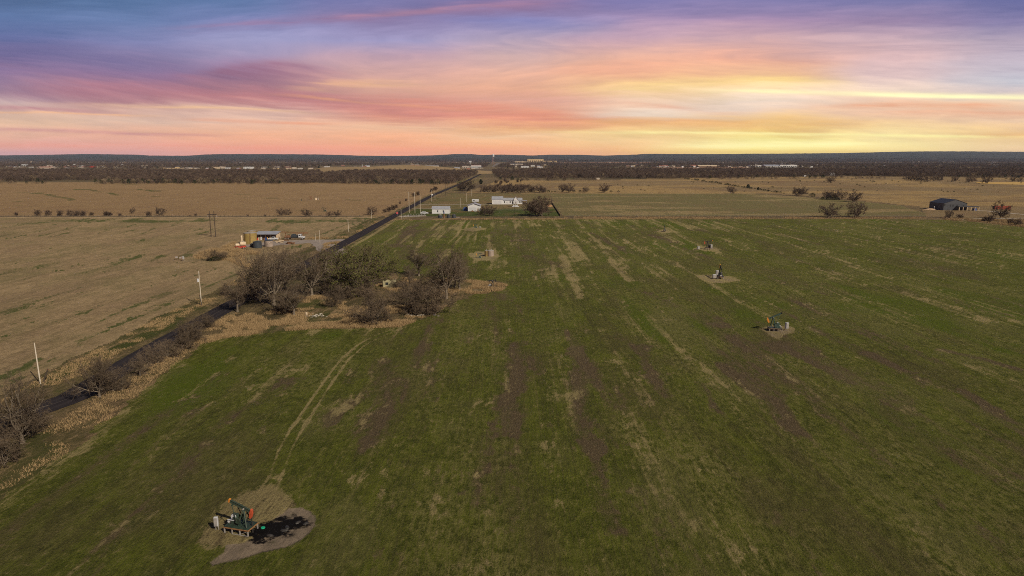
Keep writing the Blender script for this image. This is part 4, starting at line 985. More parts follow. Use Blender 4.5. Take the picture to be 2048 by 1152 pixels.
for k in range(26):
    plant('farbush', frng.uniform(985, 1060), frng.uniform(360, 381), frng.uniform(4, 9), 'brown scrub on the rough ground behind the row of trees', 'scrub on the rough ground beyond the houses')

# ------------------------------------------------------------------ far woodland: one mass no one could count
def wood_proto(seed, W=11.0, H=12.0, n=230, col='farwood'):
    rng = np.random.default_rng(seed)
    th = rng.random(n) * 6.283; u = rng.random(n); lob = 1 + .25 * np.sin(th * 3 + seed) + .15 * np.sin(th * 7)
    zz = .12 + .88 * rng.random(n) ** .75; prof = np.sin(np.clip(zz * .85 + .13, 0, 1) * math.pi) ** .55
    rr = W / 2 * lob * prof * u ** .4
    c = np.stack([np.cos(th) * rr, np.sin(th) * rr, zz * H * .93], 1)
    d = c - np.array([0, 0, H * .2]); d /= np.linalg.norm(d, axis=1)[:, None]; d += rng.normal(0, .5, (n, 3)); d /= np.linalg.norm(d, axis=1)[:, None]
    a = np.cross(d, rng.normal(size=(n, 3))); a /= np.linalg.norm(a, axis=1)[:, None]
    L = rng.uniform(.7, 1.7, (n, 1)); w = rng.uniform(.10, .30, (n, 1))
    V = np.stack([c - a * w, c + a * w, c + a * w * .3 + d * L, c - a * w * .3 + d * L], 1).reshape(-1, 3)
    tv = np.array([(-.2, 0, -.2), (.2, 0, -.2), (.1, 0, H * .6), (-.1, 0, H * .6), (0, -.2, -.2), (0, .2, -.2), (0, .1, H * .6), (0, -.1, H * .6)])
    V = np.concatenate([V, tv]); Q = np.arange(len(V)).reshape(-1, 4)
    return bpy.data.objects.new('wood_tree', mesh_np('wood_tree', V, Q, M[col]))
M['farpale'] = tree_mat('pale_wood', (0.12, 0.09, 0.055), (0.24, 0.18, 0.115))
WP = [wood_proto(1), wood_proto(2, 9, 13), wood_proto(3, 13, 11), wood_proto(4, 8, 7, 160), wood_proto(7, 7, 10, 260, 'cedar'), wood_proto(8, 10, 10, 200, 'farpale')]
def woodland(name, pts, scale, kinds, label):
    me = bpy.data.meshes.new(name); me.vertices.add(len(pts)); me.vertices.foreach_set('co', np.asarray(pts, np.float32).ravel())
    me.attributes.new('sc', 'FLOAT', 'POINT').data.foreach_set('value', np.asarray(scale, np.float32))
    me.attributes.new('kind', 'INT', 'POINT').data.foreach_set('value', np.asarray(kinds, np.int32))
    rng = np.random.default_rng(4)
    me.attributes.new('rz', 'FLOAT', 'POINT').data.foreach_set('value', rng.uniform(0, 6.28, len(pts)).astype(np.float32))
    o = bpy.data.objects.new(name, me); COL.objects.link(o); o['kind'] = 'stuff'; o['label'] = label; o['category'] = 'woodland'
    g = bpy.data.node_groups.new(name, 'GeometryNodeTree')
    g.interface.new_socket('Geometry', in_out='INPUT', socket_type='NodeSocketGeometry'); g.interface.new_socket('Geometry', in_out='OUTPUT', socket_type='NodeSocketGeometry')
    N, L = g.nodes, g.links
    gi = N.new('NodeGroupInput'); go = N.new('NodeGroupOutput'); ip = N.new('GeometryNodeInstanceOnPoints'); gti = N.new('GeometryNodeJoinGeometry')
    for w in reversed(WP):
        oi = N.new('GeometryNodeObjectInfo'); oi.inputs['Object'].default_value = w; oi.inputs['As Instance'].default_value = True; L.new(oi.outputs['Geometry'], gti.inputs[0])
    def attr(nm, dt):
        a = N.new('GeometryNodeInputNamedAttribute'); a.data_type = dt; a.inputs['Name'].default_value = nm; return a.outputs['Attribute']
    cx = N.new('ShaderNodeCombineXYZ'); L.new(attr('rz', 'FLOAT'), cx.inputs[2])
    m2p = N.new('GeometryNodeMeshToPoints'); L.new(gi.outputs[0], m2p.inputs[0])
    L.new(m2p.outputs[0], ip.inputs['Points']); L.new(gti.outputs[0], ip.inputs['Instance'])
    ip.inputs['Pick Instance'].default_value = True; L.new(attr('kind', 'INT'), ip.inputs['Instance Index'])
    L.new(cx.outputs[0], ip.inputs['Rotation']); L.new(attr('sc', 'FLOAT'), ip.inputs['Scale']); L.new(ip.outputs[0], go.inputs[0])
    md = o.modifiers.new('scatter', 'NODES'); md.node_group = g
    return o
BUILT = []     # footprints kept free of far trees: (x, y, halfwidth, halfdepth)
CLEAR = []     # pixel polygons kept free
def scatter_px(rng, n, poly, step_x, dens_noise=True, front=None):
    """random ground points whose pixel position falls in the polygon, even on the ground"""
    ys = [p[1] for p in poly]; d0 = at(1024, max(ys))[1]; d1 = at(1024, min(ys))[1]
    D = np.sqrt(rng.random(n) * (d1 ** 2 - d0 ** 2) + d0 ** 2); x = (rng.random(n) * 2 - 1) * .86 * D
    px, py = topix(x, D); k = inpoly(px, py, poly); return x[k], D[k], px[k], py[k]

# ------------------------------------------------------------------ pump jacks
def pumpjack(name, px, py, rz, label, k=1.0, tilt=-17, head='red_paint', tail='orange_paint', body='green_paint', deck=True, loc=None, group=None, deckmat='rust', legs='galv', ph=2.75, bb=2.35, bf=1.45, hs=1.0):
    """x runs towards the horsehead; z 0 on the ground"""
    x, y, m = at(px, py) if loc is None else (loc[0], loc[1], 1)
    r = empty(name, (x, y, 0), rz, label, 'pump jack', group); r.scale = (k, k, k)
    B = M[body]; z0 = 0.85 if deck else 0.25
    if deck:
        MB().box(-2.25, 1.05, -0.95, 0.95, z0 - 0.08, z0).build('deck', B, r)
        f = MB()
        for yy in (-0.98, 0.98): f.bar((-2.3, yy, z0 - .14), (1.1, yy, z0 - .14), .08, .12)
        for xx in (-2.3, 1.1): f.bar((xx, -0.98, z0 - .142), (xx, 0.98, z0 - .142), .08, .12)
        f.build('deck_frame', M[deckmat], r)
        for xx in (-2.2, -1.15, -0.1, 1.0):
            for yy in (-0.93, 0.93):
                MB().box(xx - .06, xx + .06, yy - .06, yy + .06, -0.1, z0 - .205).build('deck_leg', M[legs], r)
        MB().bar((-1.1, -1.0, .05), (1.0, -1.0, .05), .06, .06).bar((-.1, -.95, .1), (.95, -.95, .6), .04, .04).build('skid_rail', M[legs], r)
    else:
        MB().box(-2.2, .9, -.5, -.25, 0, .25).box(-2.2, .9, .25, .5, 0, .25).box(-2.1, -1.9, -.6, .6, .02, .2).box(.4, .6, -.6, .6, .02, .2).build('skid', B, r)
    # samson post: four legs meeting under the saddle
    top = Vector((0, 0, z0 + ph)); s = MB()
    for xx, yy in ((.62, -.6), (.62, .6), (-.62, -.5), (-.62, .5)): s.bar((xx, yy, z0), (xx * .12, yy * .28, top.z), .13, .13)
    s.bar((.40, -.42, z0 + ph * .4), (.40, .42, z0 + ph * .4), .07).bar((.2, -.26, z0 + ph * .73), (.2, .26, z0 + ph * .73), .07).box(-.2, .2, -.22, .22, top.z - .06, top.z + .06)
    s.bar((.02, -.62, z0 + .08), (.36, .4, z0 + 1.05), .05)
    s.build('samson_post', B, r)
    a = R(tilt); c = Vector((0, 0, top.z + .22)); dx = Vector((math.cos(a), 0, math.sin(a))); dz = Vector((-math.sin(a), 0, math.cos(a)))
    w = MB(); w.bar(c - dx * bb, c + dx * bf, .12, .30); w.bar(c - dx * bb + dz * .16, c + dx * bf + dz * .16, .24, .04); w.bar(c - dx * bb - dz * .16, c + dx * bf - dz * .16, .24, .04)
    w.build('walking_beam', B, r)
    MB().cyl((0, -.24, top.z + .12), (0, .24, top.z + .12), .10, n=12).build('saddle_bearing', M['galv'], r)
    # horsehead: curved front plate between cheeks
    hb = c + dx * (bf - .03); pts = [(hb + dz * .42 * hs), (hb + dz * .42 * hs + dx * .16 * hs)]
    for i in range(7):
        q = i / 6; pts.append(hb + dx * (.18 + .30 * math.sin(q * math.pi * .55 + .25)) * hs + dz * (.36 - 1.38 * q) * hs)
    pts += [hb - dz * 1.0 * hs + dx * .14 * hs, hb - dz * .3 * hs]
    MB().prism([(p.x, p.z) for p in pts], -.16, .16).build('horsehead', M[head], r)
    hf = hb + dx * .40 * hs - dz * .72 * hs
    MB().cyl((hf.x, -.05, hf.z), (hf.x + .02, -.05, .75), .018, n=6).cyl((hf.x, .05, hf.z), (hf.x + .02, .05, .75), .018, n=6).build('bridle', M['black_paint'], r)
    wx = hf.x + .02
    MB().cyl((wx, 0, 0), (wx, 0, .45), .09, n=10).cyl((wx, 0, .45), (wx, 0, 1.15), .05, n=10).cyl((wx - .25, 0, .38), (wx + .25, 0, .38), .05, n=8).cyl((wx, 0, 1.1), (wx, 0, 1.3), .09, n=10).build('wellhead', M['black_paint'], r)
    te = c - dx * (bb - .02)
    MB().bar(te - dx * .12, te + dx * .10, .28, .42).build('beam_end_box', M[tail], r)
    # gear box, cranks, counterweights, pitmans
    gx = -1.28; gz = z0 + .95
    MB().box(gx - .38, gx + .38, -.26, .26, z0 + .45, z0 + 1.25).box(gx - .45, gx + .45, -.34, .34, z0, z0 + .45).build('gear_box', B, r, bevel=.03)
    for yy in (-1, 1):
        cr = MB(); cr.bar((gx, yy * .42, gz), (gx + .78, yy * .42, gz - .42), .09, .26); cr.cyl((gx, yy * .26, gz), (gx, yy * .42, gz), .08, n=10)
        cr.build('crank', B, r)
        cw = MB(); cw.prism([(gx + .30, gz - .50), (gx + .48, gz + .16), (gx + .95, gz - .02), (gx + 1.06, gz - .42), (gx + .82, gz - .75)], yy * .50 - .07, yy * .50 + .07)
        cw.build('counterweight', B, r, bevel=.02)
        ep = c - dx * min(1.55, bb * .72)
        MB().bar((gx + .55, yy * .60, gz - .30), (ep.x, yy * .34, ep.z - .16), .07, .07).build('pitman_arm', B, r)
    MB().bar((ep.x, -.40, ep.z - .2), (ep.x, .40, ep.z - .2), .12, .12).build('equaliser', B, r)
    MB().cyl((-2.05, -.28, z0 + .28), (-2.05, .30, z0 + .28), .20, n=12).box(-2.2, -1.9, -.2, .2, z0, z0 + .12).build('motor', M['galv'], r)
    bg = MB(); bg.cyl((gx, -.36, z0 + 1.0), (gx, -.30, z0 + 1.0), .36, n=18); bg.cyl((-2.05, -.36, z0 + .28), (-2.05, -.30, z0 + .28), .12, n=12)
    bg.box(-2.15, -1.2, -.375, -.285, z0 + .5, z0 + .58).build('belt_guard', M['white_metal'], r)
    return r
def orient(p, q):
    a, b = at(*p), at(*q); return math.atan2(b[1] - a[1], b[0] - a[0]), (a[0] + b[0]) / 2, (a[1] + b[1]) / 2, math.hypot(b[0] - a[0], b[1] - a[1])
ang, cxp, cyp, Ln = orient((457, 1057), (507, 1065))
pumpjack('pump_jack', 0, 0, ang, 'dark green pump jack with orange-red horsehead on a raised deck beside the black oil stain', k=Ln / 3.4 * .98, ph=1.95, bb=2.05, bf=.95, hs=.8, loc=(cxp + .6 * math.cos(ang), cyp + .6 * math.sin(ang)), tilt=-20, deckmat='rust_orange', tail='orange_paint')
pumpjack('pump_jack', 1545, 661, math.pi * .97, 'green pump jack with bright orange horsehead on the right of the wheat field', tilt=-26, head='orange_paint', tail='black_paint', body='teal_paint', k=.88)
pumpjack('pump_jack', 1415, 498.5, math.pi * 1.02, 'dark pump jack with red horsehead and orange beam end, third up on the right', tilt=-10, head='red_paint', tail='orange_paint', body='black_paint', k=.92)
pumpjack('pump_jack', 1440, 556, R(80), 'black pump jack seen end-on with white cabinets beside it on an earth patch', tilt=12, head='yellow_paint', tail='black_paint', body='black_paint', k=1.0)
pumpjack('pump_jack', 1329, 463, R(75), 'small dark pump jack seen end-on, farthest on the right of the wheat field', tilt=14, head='black_paint', tail='black_paint', k=.85)
pumpjack('pump_jack', 985, 574, R(20), 'low dark pump jack on the dry patch right of the grove', tilt=4, head='black_paint', tail='black_paint', body='black_paint', k=.66, deck=False)
pumpjack('pump_jack', 950, 456, math.pi * 1.05, 'small teal pump jack with yellow head on the mound below the garage', tilt=-8, head='yellow_paint', tail='black_paint', body='teal_paint', k=.62, deck=False)
pumpjack('pump_jack', 621, 399, math.pi, 'rust-red pump jack far off in the tan field', tilt=-14, head='rust', tail='rust', body='rust', k=.9, deck=False)
pumpjack('pump_jack', 648, 423, math.pi, 'green pump jack just above the hedge in the tan field', tilt=6, head='teal_paint', tail='black_paint', body='green_paint', k=.85, deck=False)
pumpjack('pump_jack', 603, 402, R(90), 'small green pump jack left of the rust-red one in the tan field', tilt=6, head='teal_paint', tail='black_paint', body='green_paint', k=.55, deck=False)
pumpjack('pump_jack', 957, 516, math.pi * 1.0, 'low pump jack with a yellow head beside the two tanks above the grove', tilt=-6, head='yellow_paint', tail='black_paint', body='teal_paint', k=.55, deck=False)

def cabinet(px, py, w, h, d, label, posts=True, zb=.45, rz=0.1, group=None):
    x, y, m = at(px, py); r = empty('control_cabinet', (x, y, 0), rz, label, 'cabinet', group)
    MB().box(-w / 2, w / 2, -d / 2, d / 2, zb, zb + h).build('cabinet_body', M['white_metal'], r, bevel=.03)
    MB().box(-w / 2 + .05, w / 2 - .05, -d / 2 - .03, -d / 2 - .004, zb + .06, zb + h - .06).build('door', M['galv'], r)
    if posts:
        for s in (-1, 1): MB().cyl((s * w * .36, d / 2 + .05, -.1), (s * w * .36, d / 2 + .05, zb + h * .9), .045, n=8).build('post', M['galv'], r)
cabinet(433.5, 1061, .42, 1.05, .30, 'white electrical cabinet on a post left of the near pump jack', zb=.55)
cabinet(1573, 661, .8, 1.4, .5, 'white cabinet right of the orange-headed pump jack', zb=.5, rz=.5)
cabinet(1434, 553, .9, 1.5, .7, 'taller white cabinet behind the end-on pump jack', zb=.6)
cabinet(1428.5, 557.5, 1.1, 1.2, .8, 'lower white cabinet left of the end-on pump jack', zb=.3)
cabinet(1422.5, 499, .8, 1.4, .6, 'white cabinet at the right of the red-headed pump jack', zb=.8)
cabinet(1397, 499.5, 1.1, 1.1, .8, 'white box left of the red-headed pump jack', zb=.3)
cabinet(366.5, 522.5, .8, 1.1, .5, 'white box in the stubble left of the dark bush', zb=.8)
cabinet(960, 456, .6, .8, .4, 'tiny white box right of the teal pump jack by the garage', zb=.2)
def frame_gate(px, py, w, h, label):
    x, y, m = at(px, py); r = empty('well_gate', (x, y, 0), .2, label, 'gate')
    b = MB()
    for s in (-1, 1): b.bar((s * w / 2, 0, -.1), (s * w / 2, 0, h), .1)
    for z in (.35, .95): b.bar((-w / 2, 0, h * z), (w / 2, 0, h * z), .08)
    b.build('frame', M['rust'], r); MB().box(-w * .42, w * .42, -.02, .02, h * .45, h * .85).build('panel', M['galv'], r)
frame_gate(353.5, 520, 1.1, 1.7, 'rusty pipe frame with grey panel in the stubble left of the white box')
frame_gate(361, 520.5, .9, 1.6, 'narrow rusty pipe frame right beside the white box in the stubble')

# small green plate lying by the oil
x, y, m = at(526, 1056)
gp = MB().cyl((x, y, .0), (x, y, .10), .24, .21, n=14).build('valve_cover', pmat('bright_green_plastic', (0.01, 0.28, 0.15), 0.4)); tag(gp, 'small bright green lid lying at the edge of the oil stain', 'lid')
# debris in the oil
dr = random.Random(4)
for i, (px, py) in enumerate([(568, 1062), (596, 1046), (574, 1056), (540, 1072), (612, 1048)]):
    x, y, m = at(px, py)
    b = MB(); s = dr.uniform(.25, .45)
    b.lathe([(s * .7, -.05), (s, .06), (s * .8, .18), (s * .35, .26)], (0, 0, 0), 7)
    o = b.build('oily_clod', M['black_paint']); o.location = (x, y, 0); o.rotation_euler = (0, 0, i); o.scale = (1.5, .8, .8)
    tag(o, 'black oily clod of earth on the stained ground', 'clod', 'oily clods on the stain')

# ------------------------------------------------------------------ poles
def pole(px, py, hpx, label, mat='pole_pale', r=.115, arm=False, can=False, group=None, lean=0.0, name='utility_pole'):
    x, y, m = at(px, py); H = hpx / m; e = empty(name, (x, y, 0), 0, label, 'pole', group); e.rotation_euler = (0, lean, 0)
    MB().cyl((0, 0, -.2), (0, 0, H), r * 1.1, r * .75, n=10).build('pole_shaft', M[mat], e)
    if arm:
        MB().bar((-1.2, .12, H - .6), (1.2, .12, H - .6), .12, .14).build('crossarm', M['pole_wood'], e)
        for s in (-1.05, 0, 1.05): MB().cyl((s, .12, H - .52), (s, .12, H - .25), .06, .04, n=8).build('insulator', M['galv'], e)
    if can:
        MB().cyl((-.42, 0, H * .68), (-.42, 0, H * .68 + .9), .26, n=12).box(-.42, 0, -.04, .04, H * .72, H * .72 + .1).build('transformer', M['white_metal'], e)
    return e
pole(81, 768, 85, 'tall pale pole left of the wide short-trunked roadside tree', lean=-.02)
pole(403, 610, 69, 'tall pale pole with a grey transformer, across the road from the grove', can=True)
pole(697.5, 464, 26, 'pale pole on the left roadside above the tank battery', can=False, lean=-.03)
pole(743, 437, 18, 'slim grey pole by the hedge end at the junction', r=.1)
pole(802.5, 437, 20, 'grey pole on the right roadside by the gravel pad', r=.11)
pole(818.5, 426, 42, 'tallest pale pole left of the white metal shed, first of three', r=.15, arm=True)
pole(830, 426.5, 42, 'pale pole left of the white metal shed, middle of three', r=.15)
pole(840.8, 426.5, 38, 'pale pole left of the white metal shed, nearest to it', r=.14)
pole(863.5, 403, 22, 'pale pole on the right roadside behind the white car', r=.15)
pole(870, 399, 16, 'short pale pole on the right roadside behind the white car', r=.13)
pole(921.5, 415, 19, 'pale pole left of the white garage', r=.12)
pole(933.3, 404, 18, 'pale pole behind the white garage', r=.12)
pole(943.5, 393, 14, 'pale pole in the meadow farther behind the white garage', r=.13)
pole(640, 487, 27, 'thin grey pole in front of the white truck at the tank battery', r=.09)
pole(631, 481, 14, 'thin post on the gravel lane right of the white truck', r=.08)
pole(885, 366, 14, 'dark pole at the left roadside near the wood', 'pole_wood', r=.2)
pole(891, 389, 27, 'dark wooden pole with crossarm, left of two by the road near the wood', 'pole_wood', r=.2, arm=True)
pole(896, 388, 25, 'dark wooden pole with crossarm, right of two by the road near the wood', 'pole_wood', r=.2, arm=True)
pole(914, 378, 12, 'short dark pole by the road in front of the dense dark tree', 'pole_wood', r=.2)
pole(1029, 431, 26, 'thin dark pole in the lawn in front of the long white house', 'pole_wood', r=.08)
# dark leaning stubs beside the pale poles: old stumps of replaced poles
def stub(px, py, dx, h, label):
    x, y, m = at(px, py); e = empty('pole_stub', (x, y, 0), 0, label, 'pole stub')
    MB().cyl((0, 0, -.1), (dx, .3, h), .13, .11, n=8).build('stub_shaft', M['pole_wood'], e); MB().box(dx - .22, dx + .1, .22, .38, h - .25, h - .08).build('bracket', M['rust'], e)
stub(86, 765, 1.0, 2.5, 'dark leaning stub of an old pole beside the tall pale pole on the left')
stub(404, 611, -.6, 2.9, 'dark leaning stub of an old pole beside the pole with the transformer')
# H-frame
def hframe():
    x, y, m = at(427, 473.5); H = 51 / m; w = 8.6 / m; e = empty('power_line_frame', (x, y, 0), 0.12, 'dark wooden H-frame power line structure in the left field', 'power line frame')
    for s in (-1, 1): MB().cyl((s * w / 2, 0, -.2), (s * w / 2, 0, H), .24, .17, n=10).build('pole_shaft', M['pole_wood'], e)
    MB().bar((-w, .25, H - 1.8), (w, .25, H - 1.8), .3, .5).build('crossarm', M['pole_wood'], e)
    MB().bar((-w / 2, -.2, H - 2.6), (w / 2, -.2, H - 5.2), .08, .12).bar((w / 2, -.26, H - 2.6), (-w / 2, -.26, H - 5.2), .08, .12).build('cross_brace', M['pole_wood'], e)
    for s in (-.95, 0, .95): MB().cyl((s * w, .2, H - 2.9), (s * w, .2, H - 2.15), .1, n=8).build('insulator', M['galv'], e)
    MB().bar((-w / 2, 0, 1.4), (-w / 2 - 2.0, -.3, 2.7), .14).build('knee_brace', M['pole_wood'], e)
hframe()

# ------------------------------------------------------------------ tanks, trailers, trucks at the tank battery
def tank(px, py, wpx, hpx, mat, label, conical=True, group=None, ladder=False, name='storage_tank', rim='tank_rim'):
    x, y, m = at(px, py); r = wpx / m / 2; H = hpx / m; e = empty(name, (x, y + r, 0), .3, label, 'tank', group)
    MB().lathe([(r, 0), (r, H * .32), (r * 1.008, H * .325), (r * 1.008, H * .335), (r, H * .34), (r, H * .66), (r * 1.008, H * .665), (r * 1.008, H * .675), (r, H * .68), (r, H)], n=28).build('tank_shell', M[mat], e)
    MB().lathe([(r * 1.02, H), (r * 1.02, H + .08), (r * .3, H + (.35 if conical else .12)), (r * .12, H + (.4 if conical else .14))], n=28).build('tank_top', M[rim], e)
    MB().cyl((r * .3, 0, H), (r * .3, 0, H + .7), .12, n=8).build('vent', M['galv'], e)
    if ladder:
        b = MB()
        for s in (-.25, .25): b.bar((s, -r - .12, 0), (s, -r - .12, H + .9), .06)
        for k in range(int(H / .4)): b.bar((-.25, -r - .12, .3 + k * .4), (.25, -r - .12, .3 + k * .4), .04)
        b.build('ladder', M['rust'], e)
tank(497, 489, 25, 22, 'tank_olive', 'olive yellow storage tank, front one, at the tank battery', ladder=True)
tank(501, 481, 18, 18, 'tank_olive', 'olive yellow storage tank half hidden behind the front one')
tank(512, 496.5, 17, 12, 'tank_dark', 'dark blue-grey low tank left of the brown one below the open shed', rim='tank_dark')
tank(535, 494, 17, 12, 'tank_grey', 'brown low tank below the open shed, behind the grove tops', rim='tank_dark')
tank(503, 494.5, 8, 6, 'tank_dark', 'small dark tank at the left foot of the dark blue-grey one', rim='tank_dark')
tank(880, 436.5, 8.6, 6, 'tank_dark', 'black tank left of the rusty post below the white metal shed', rim='tank_rim')
tank(897, 436, 7.5, 5.5, 'tank_dark', 'black tank, middle of three below the white metal shed', rim='tank_dark')
tank(907.5, 436.2, 8.6, 6, 'tank_dark', 'black tank, rightmost of three below the white metal shed', rim='tank_dark')
tank(972, 513, 6, 11, 'tank_olive', 'narrow yellow upright tank above the right end of the grove', ladder=True)
tank(981, 513, 13, 11, 'tank_grey', 'wide grey-mauve tank beside the narrow yellow one')
tank(631, 400, 5, 3.6, 'cream', 'small cream tank right of the rust-red pump jack in the tan field')
tank(636, 400, 2.4, 2.6, 'tank_grey', 'tiny grey tank rightmost by the rust-red pump jack')
x, y, m = at(888, 436); e = empty('separator_column', (x, y, 0), 0, 'rusty upright pipe with blue top between the black tanks', 'column')
MB().cyl((0, 0, 0), (0, 0, 3.0), .42, n=12).build('column_body', M['rust'], e); MB().cyl((0, 0, 3.0), (0, 0, 4.4), .40, n=12).build('column_top', M['blue'], e)
x, y, m = at(484, 488); e = empty('separator_column', (x, y, 0), 0, 'slim cream vertical vessel left of the front olive tank', 'column')
MB().lathe([(.3, 0), (.45, .3), (.45, 3.6), (.2, 4.0)], n=14).build('column_body', M['cream'], e); MB().cyl((0, 0, 4.0), (1.2, 0, 4.2), .08, n=8).build('outlet_pipe', M['cream'], e)

def wheel(e, x, y, r, w=.25, n=18):
    wh = MB().cyl((x, y - w / 2, r), (x, y + w / 2, r), r, n=n).build('wheel', M['tyre'], e)
    MB().cyl((x, y - w / 2 - .02, r), (x, y + w / 2 + .02, r), r * .5, n=12).build('rim', M['galv'], wh)
def trailer_tank():
    x, y, m = at(482, 497); e = empty('tank_trailer', (x, y, 0), .35, 'red wheeled trailer carrying cream tanks in front of the olive tanks', 'trailer')
    MB().box(-2.3, 2.3, -.9, .9, .75, .95).box(-1.9, 1.9, -1.0, -.8, .5, .76).box(-1.9, 1.9, .8, 1.0, .5, .76).bar((-2.3, 0, .85), (-3.4, 0, .6), .14).build('chassis', M['red'], e)
    def vessel(x0, x1, z, r, nm):
        b = MB(); b.cyl((x0 + .3, 0, z), (x1 - .3, 0, z), r, n=18); b.cyl((x0, 0, z), (x0 + .3, 0, z), r * .6, r, n=18); b.cyl((x1 - .3, 0, z), (x1, 0, z), r, r * .6, n=18); b.build(nm, M['cream'], e)
    vessel(-.4, 2.3, 2.1, 1.0, 'vessel'); vessel(-2.3, -.5, 1.65, .72, 'vessel')
    MB().cyl((1.0, 0, 3.05), (1.0, 0, 3.35), .3, n=12).build('hatch', M['galv'], e)
    for xx in (-1.4, 1.1, 1.9):
        for yy in (-1.0, 1.0): wheel(e, xx, yy, .48)
    MB().box(.7, 2.3, -1.25, -.95, .62, 1.12).build('mudguard', M['red'], e)
trailer_tank()
def open_shed():
    a = at(511, 479.5); b = at(553, 479.5); x = (a[0] + b[0]) / 2; w = (b[0] - a[0]); e = empty('open_shed', (x, a[1], 0), 0, 'open-fronted shed with a pale metal roof behind the olive tanks', 'shed')
    h = 2.7; d = 6.0
    MB().box(-w / 2, w / 2, d - .1, d, 0, h).build('back_wall', M['tan_wall'], e)
    for s in (-1, 1): MB().box(s * w / 2 - .08, s * w / 2 + .08, 0, d - .11, 0, h).build('side_wall', M['cream'], e)
    for k in range(5): MB().box(-w / 2 + .1 + k * (w - .4) / 4, -w / 2 + .3 + k * (w - .4) / 4, .0, .2, 0, h).build('post', M['wood'], e)
    MB().xprism([(-.6, h + .02), (d + .3, h + .9), (d + .3, h + 1.0), (-.6, h + .12)], -w / 2 - .4, w / 2 + .4).build('roof', M['grey_roof'], e)
    # clutter inside
    cl = random.Random(3); mats = ['red', 'cream', 'galv', 'white_metal', 'wood', 'rust', 'blue', 'yellow_paint']
    for k in range(12):
        xx = -w / 2 + 1 + (w - 2) * k / 11; s = cl.uniform(.5, .9); hh = cl.uniform(.5, 1.5)
        if k % 3: ob = MB().lathe([(s * .42, 0), (s * .45, hh * .5), (s * .42, hh), (s * .2, hh + .05)], n=12).build('drum', M[mats[k % 8]]); nm = 'drum'
        else: ob = MB().box(-s * .7, s * .7, -.4, .4, 0, hh * .6).box(-s * .5, s * .5, -.3, .3, hh * .6, hh).build('equipment_crate', M[mats[k % 8]]); nm = 'crate'
        ob.location = (x + xx, a[1] - cl.uniform(.2, 1.6), 0)
        tag(ob, 'small %s among the clutter in front of the open shed' % nm, nm, 'clutter before the open shed')
open_shed()
def service_rig():
    a = at(594, 479); e = empty('service_truck', (a[0], a[1], 0), 0.0, 'white-cabbed service rig truck with a long folded mast beside the open shed', 'truck')
    k = 1.0
    MB().box(-6.4, 3.8, -.5, .5, .85, 1.1).build('chassis', M['black_paint'], e)
    MB().box(1.0, 2.5, -1.1, 1.1, 1.1, 2.75).build('cab', M['white_metal'], e, bevel=.12)
    MB().prism([(2.5, .8), (3.9, .75), (4.0, 1.55), (2.5, 1.85)], -.95, .95).build('bonnet', M['white_metal'], e, bevel=.08)
    MB().box(1.3, 2.2, -1.13, -1.09, 1.95, 2.55).build('side_window', M['glass'], e); MB().box(2.49, 2.53, -.9, .9, 1.95, 2.6).build('windscreen', M['glass'], e)
    MB().box(-2.6, .4, -1.0, 1.0, 1.1, 2.3).box(-2.2, -.6, -.8, .8, 2.3, 2.8).build('winch_housing', M['tank_dark'], e, bevel=.05)
    MB().box(-5.9, -2.9, -.95, .95, 1.1, 1.55).box(-4.8, -3.6, -.6, .6, 1.55, 2.3).build('drawworks', M['rust'], e)
    mst = MB()
    for yy in (-.35, .35):
        for zz in (3.15, 3.65): mst.bar((-7.6, yy, zz + .25), (5.6, yy, zz - .15), .13)
    for q in range(14): xx = -7.4 + q * .98; mst.bar((xx, -.35, 3.4), (xx + .49, -.35, 3.8), .07); mst.bar((xx + .49, -.35, 3.8), (xx + .98, -.35, 3.35), .07)
    mst.build('mast', M['rust'], e)
    MB().bar((-5.6, 0, 1.5), (-5.6, 0, 3.35), .25).bar((3.3, 0, 1.7), (3.3, 0, 3.0), .2).build('mast_rest', M['rust'], e)
    for xx in (-5.2, -4.0, 3.0):
        for yy in (-.95, .95): wheel(e, xx, yy, .55, .35)
service_rig()
def yard_truck():
    a = at(546, 480.3); e = empty('pickup_truck', (a[0], a[1], 0), .2, 'small white pickup at the right end of the open shed', 'pickup')
    MB().box(-2.4, 2.4, -.85, .85, .45, 1.0).build('body', M['white_metal'], e, bevel=.08); MB().prism([(-.6, 1.0), (-.4, 1.65), (.8, 1.65), (1.3, 1.0)], -.78, .78).build('cab', M['white_metal'], e, bevel=.05)
    MB().prism([(-.45, 1.06), (-.3, 1.56), (.72, 1.56), (1.1, 1.06)], -.81, -.785).build('side_window', M['glass'], e)
    for xx in (-1.6, 1.6):
        for yy in (-.82, .82): wheel(e, xx, yy, .38)
yard_truck()
# odds and ends on the lot
for i, (px, py, mt, lb) in enumerate([(570, 482, 'wood', 'stack of weathered timber on the gravel lot'), (560, 485, 'cream', 'pale concrete blocks on the gravel lot behind the brown tank'), (580, 488, 'rust', 'rusty scrap pile on the gravel lot left of the thin pole')]):
    a = at(px, py); b = MB(); cl = random.Random(i)
    for k in range(7): z = (k // 3) * .38; xx = cl.uniform(-1.2, 1.2); b.bar((xx - 1.2, cl.uniform(-.6, .6), z + .2), (xx + 1.2, cl.uniform(-.6, .6), z + .2), .5, .34)
    o = b.build(['timber_stack', 'block_pile', 'scrap_pile'][i], M[mt]); o.location = (a[0], a[1], 0); tag(o, lb, 'pile')

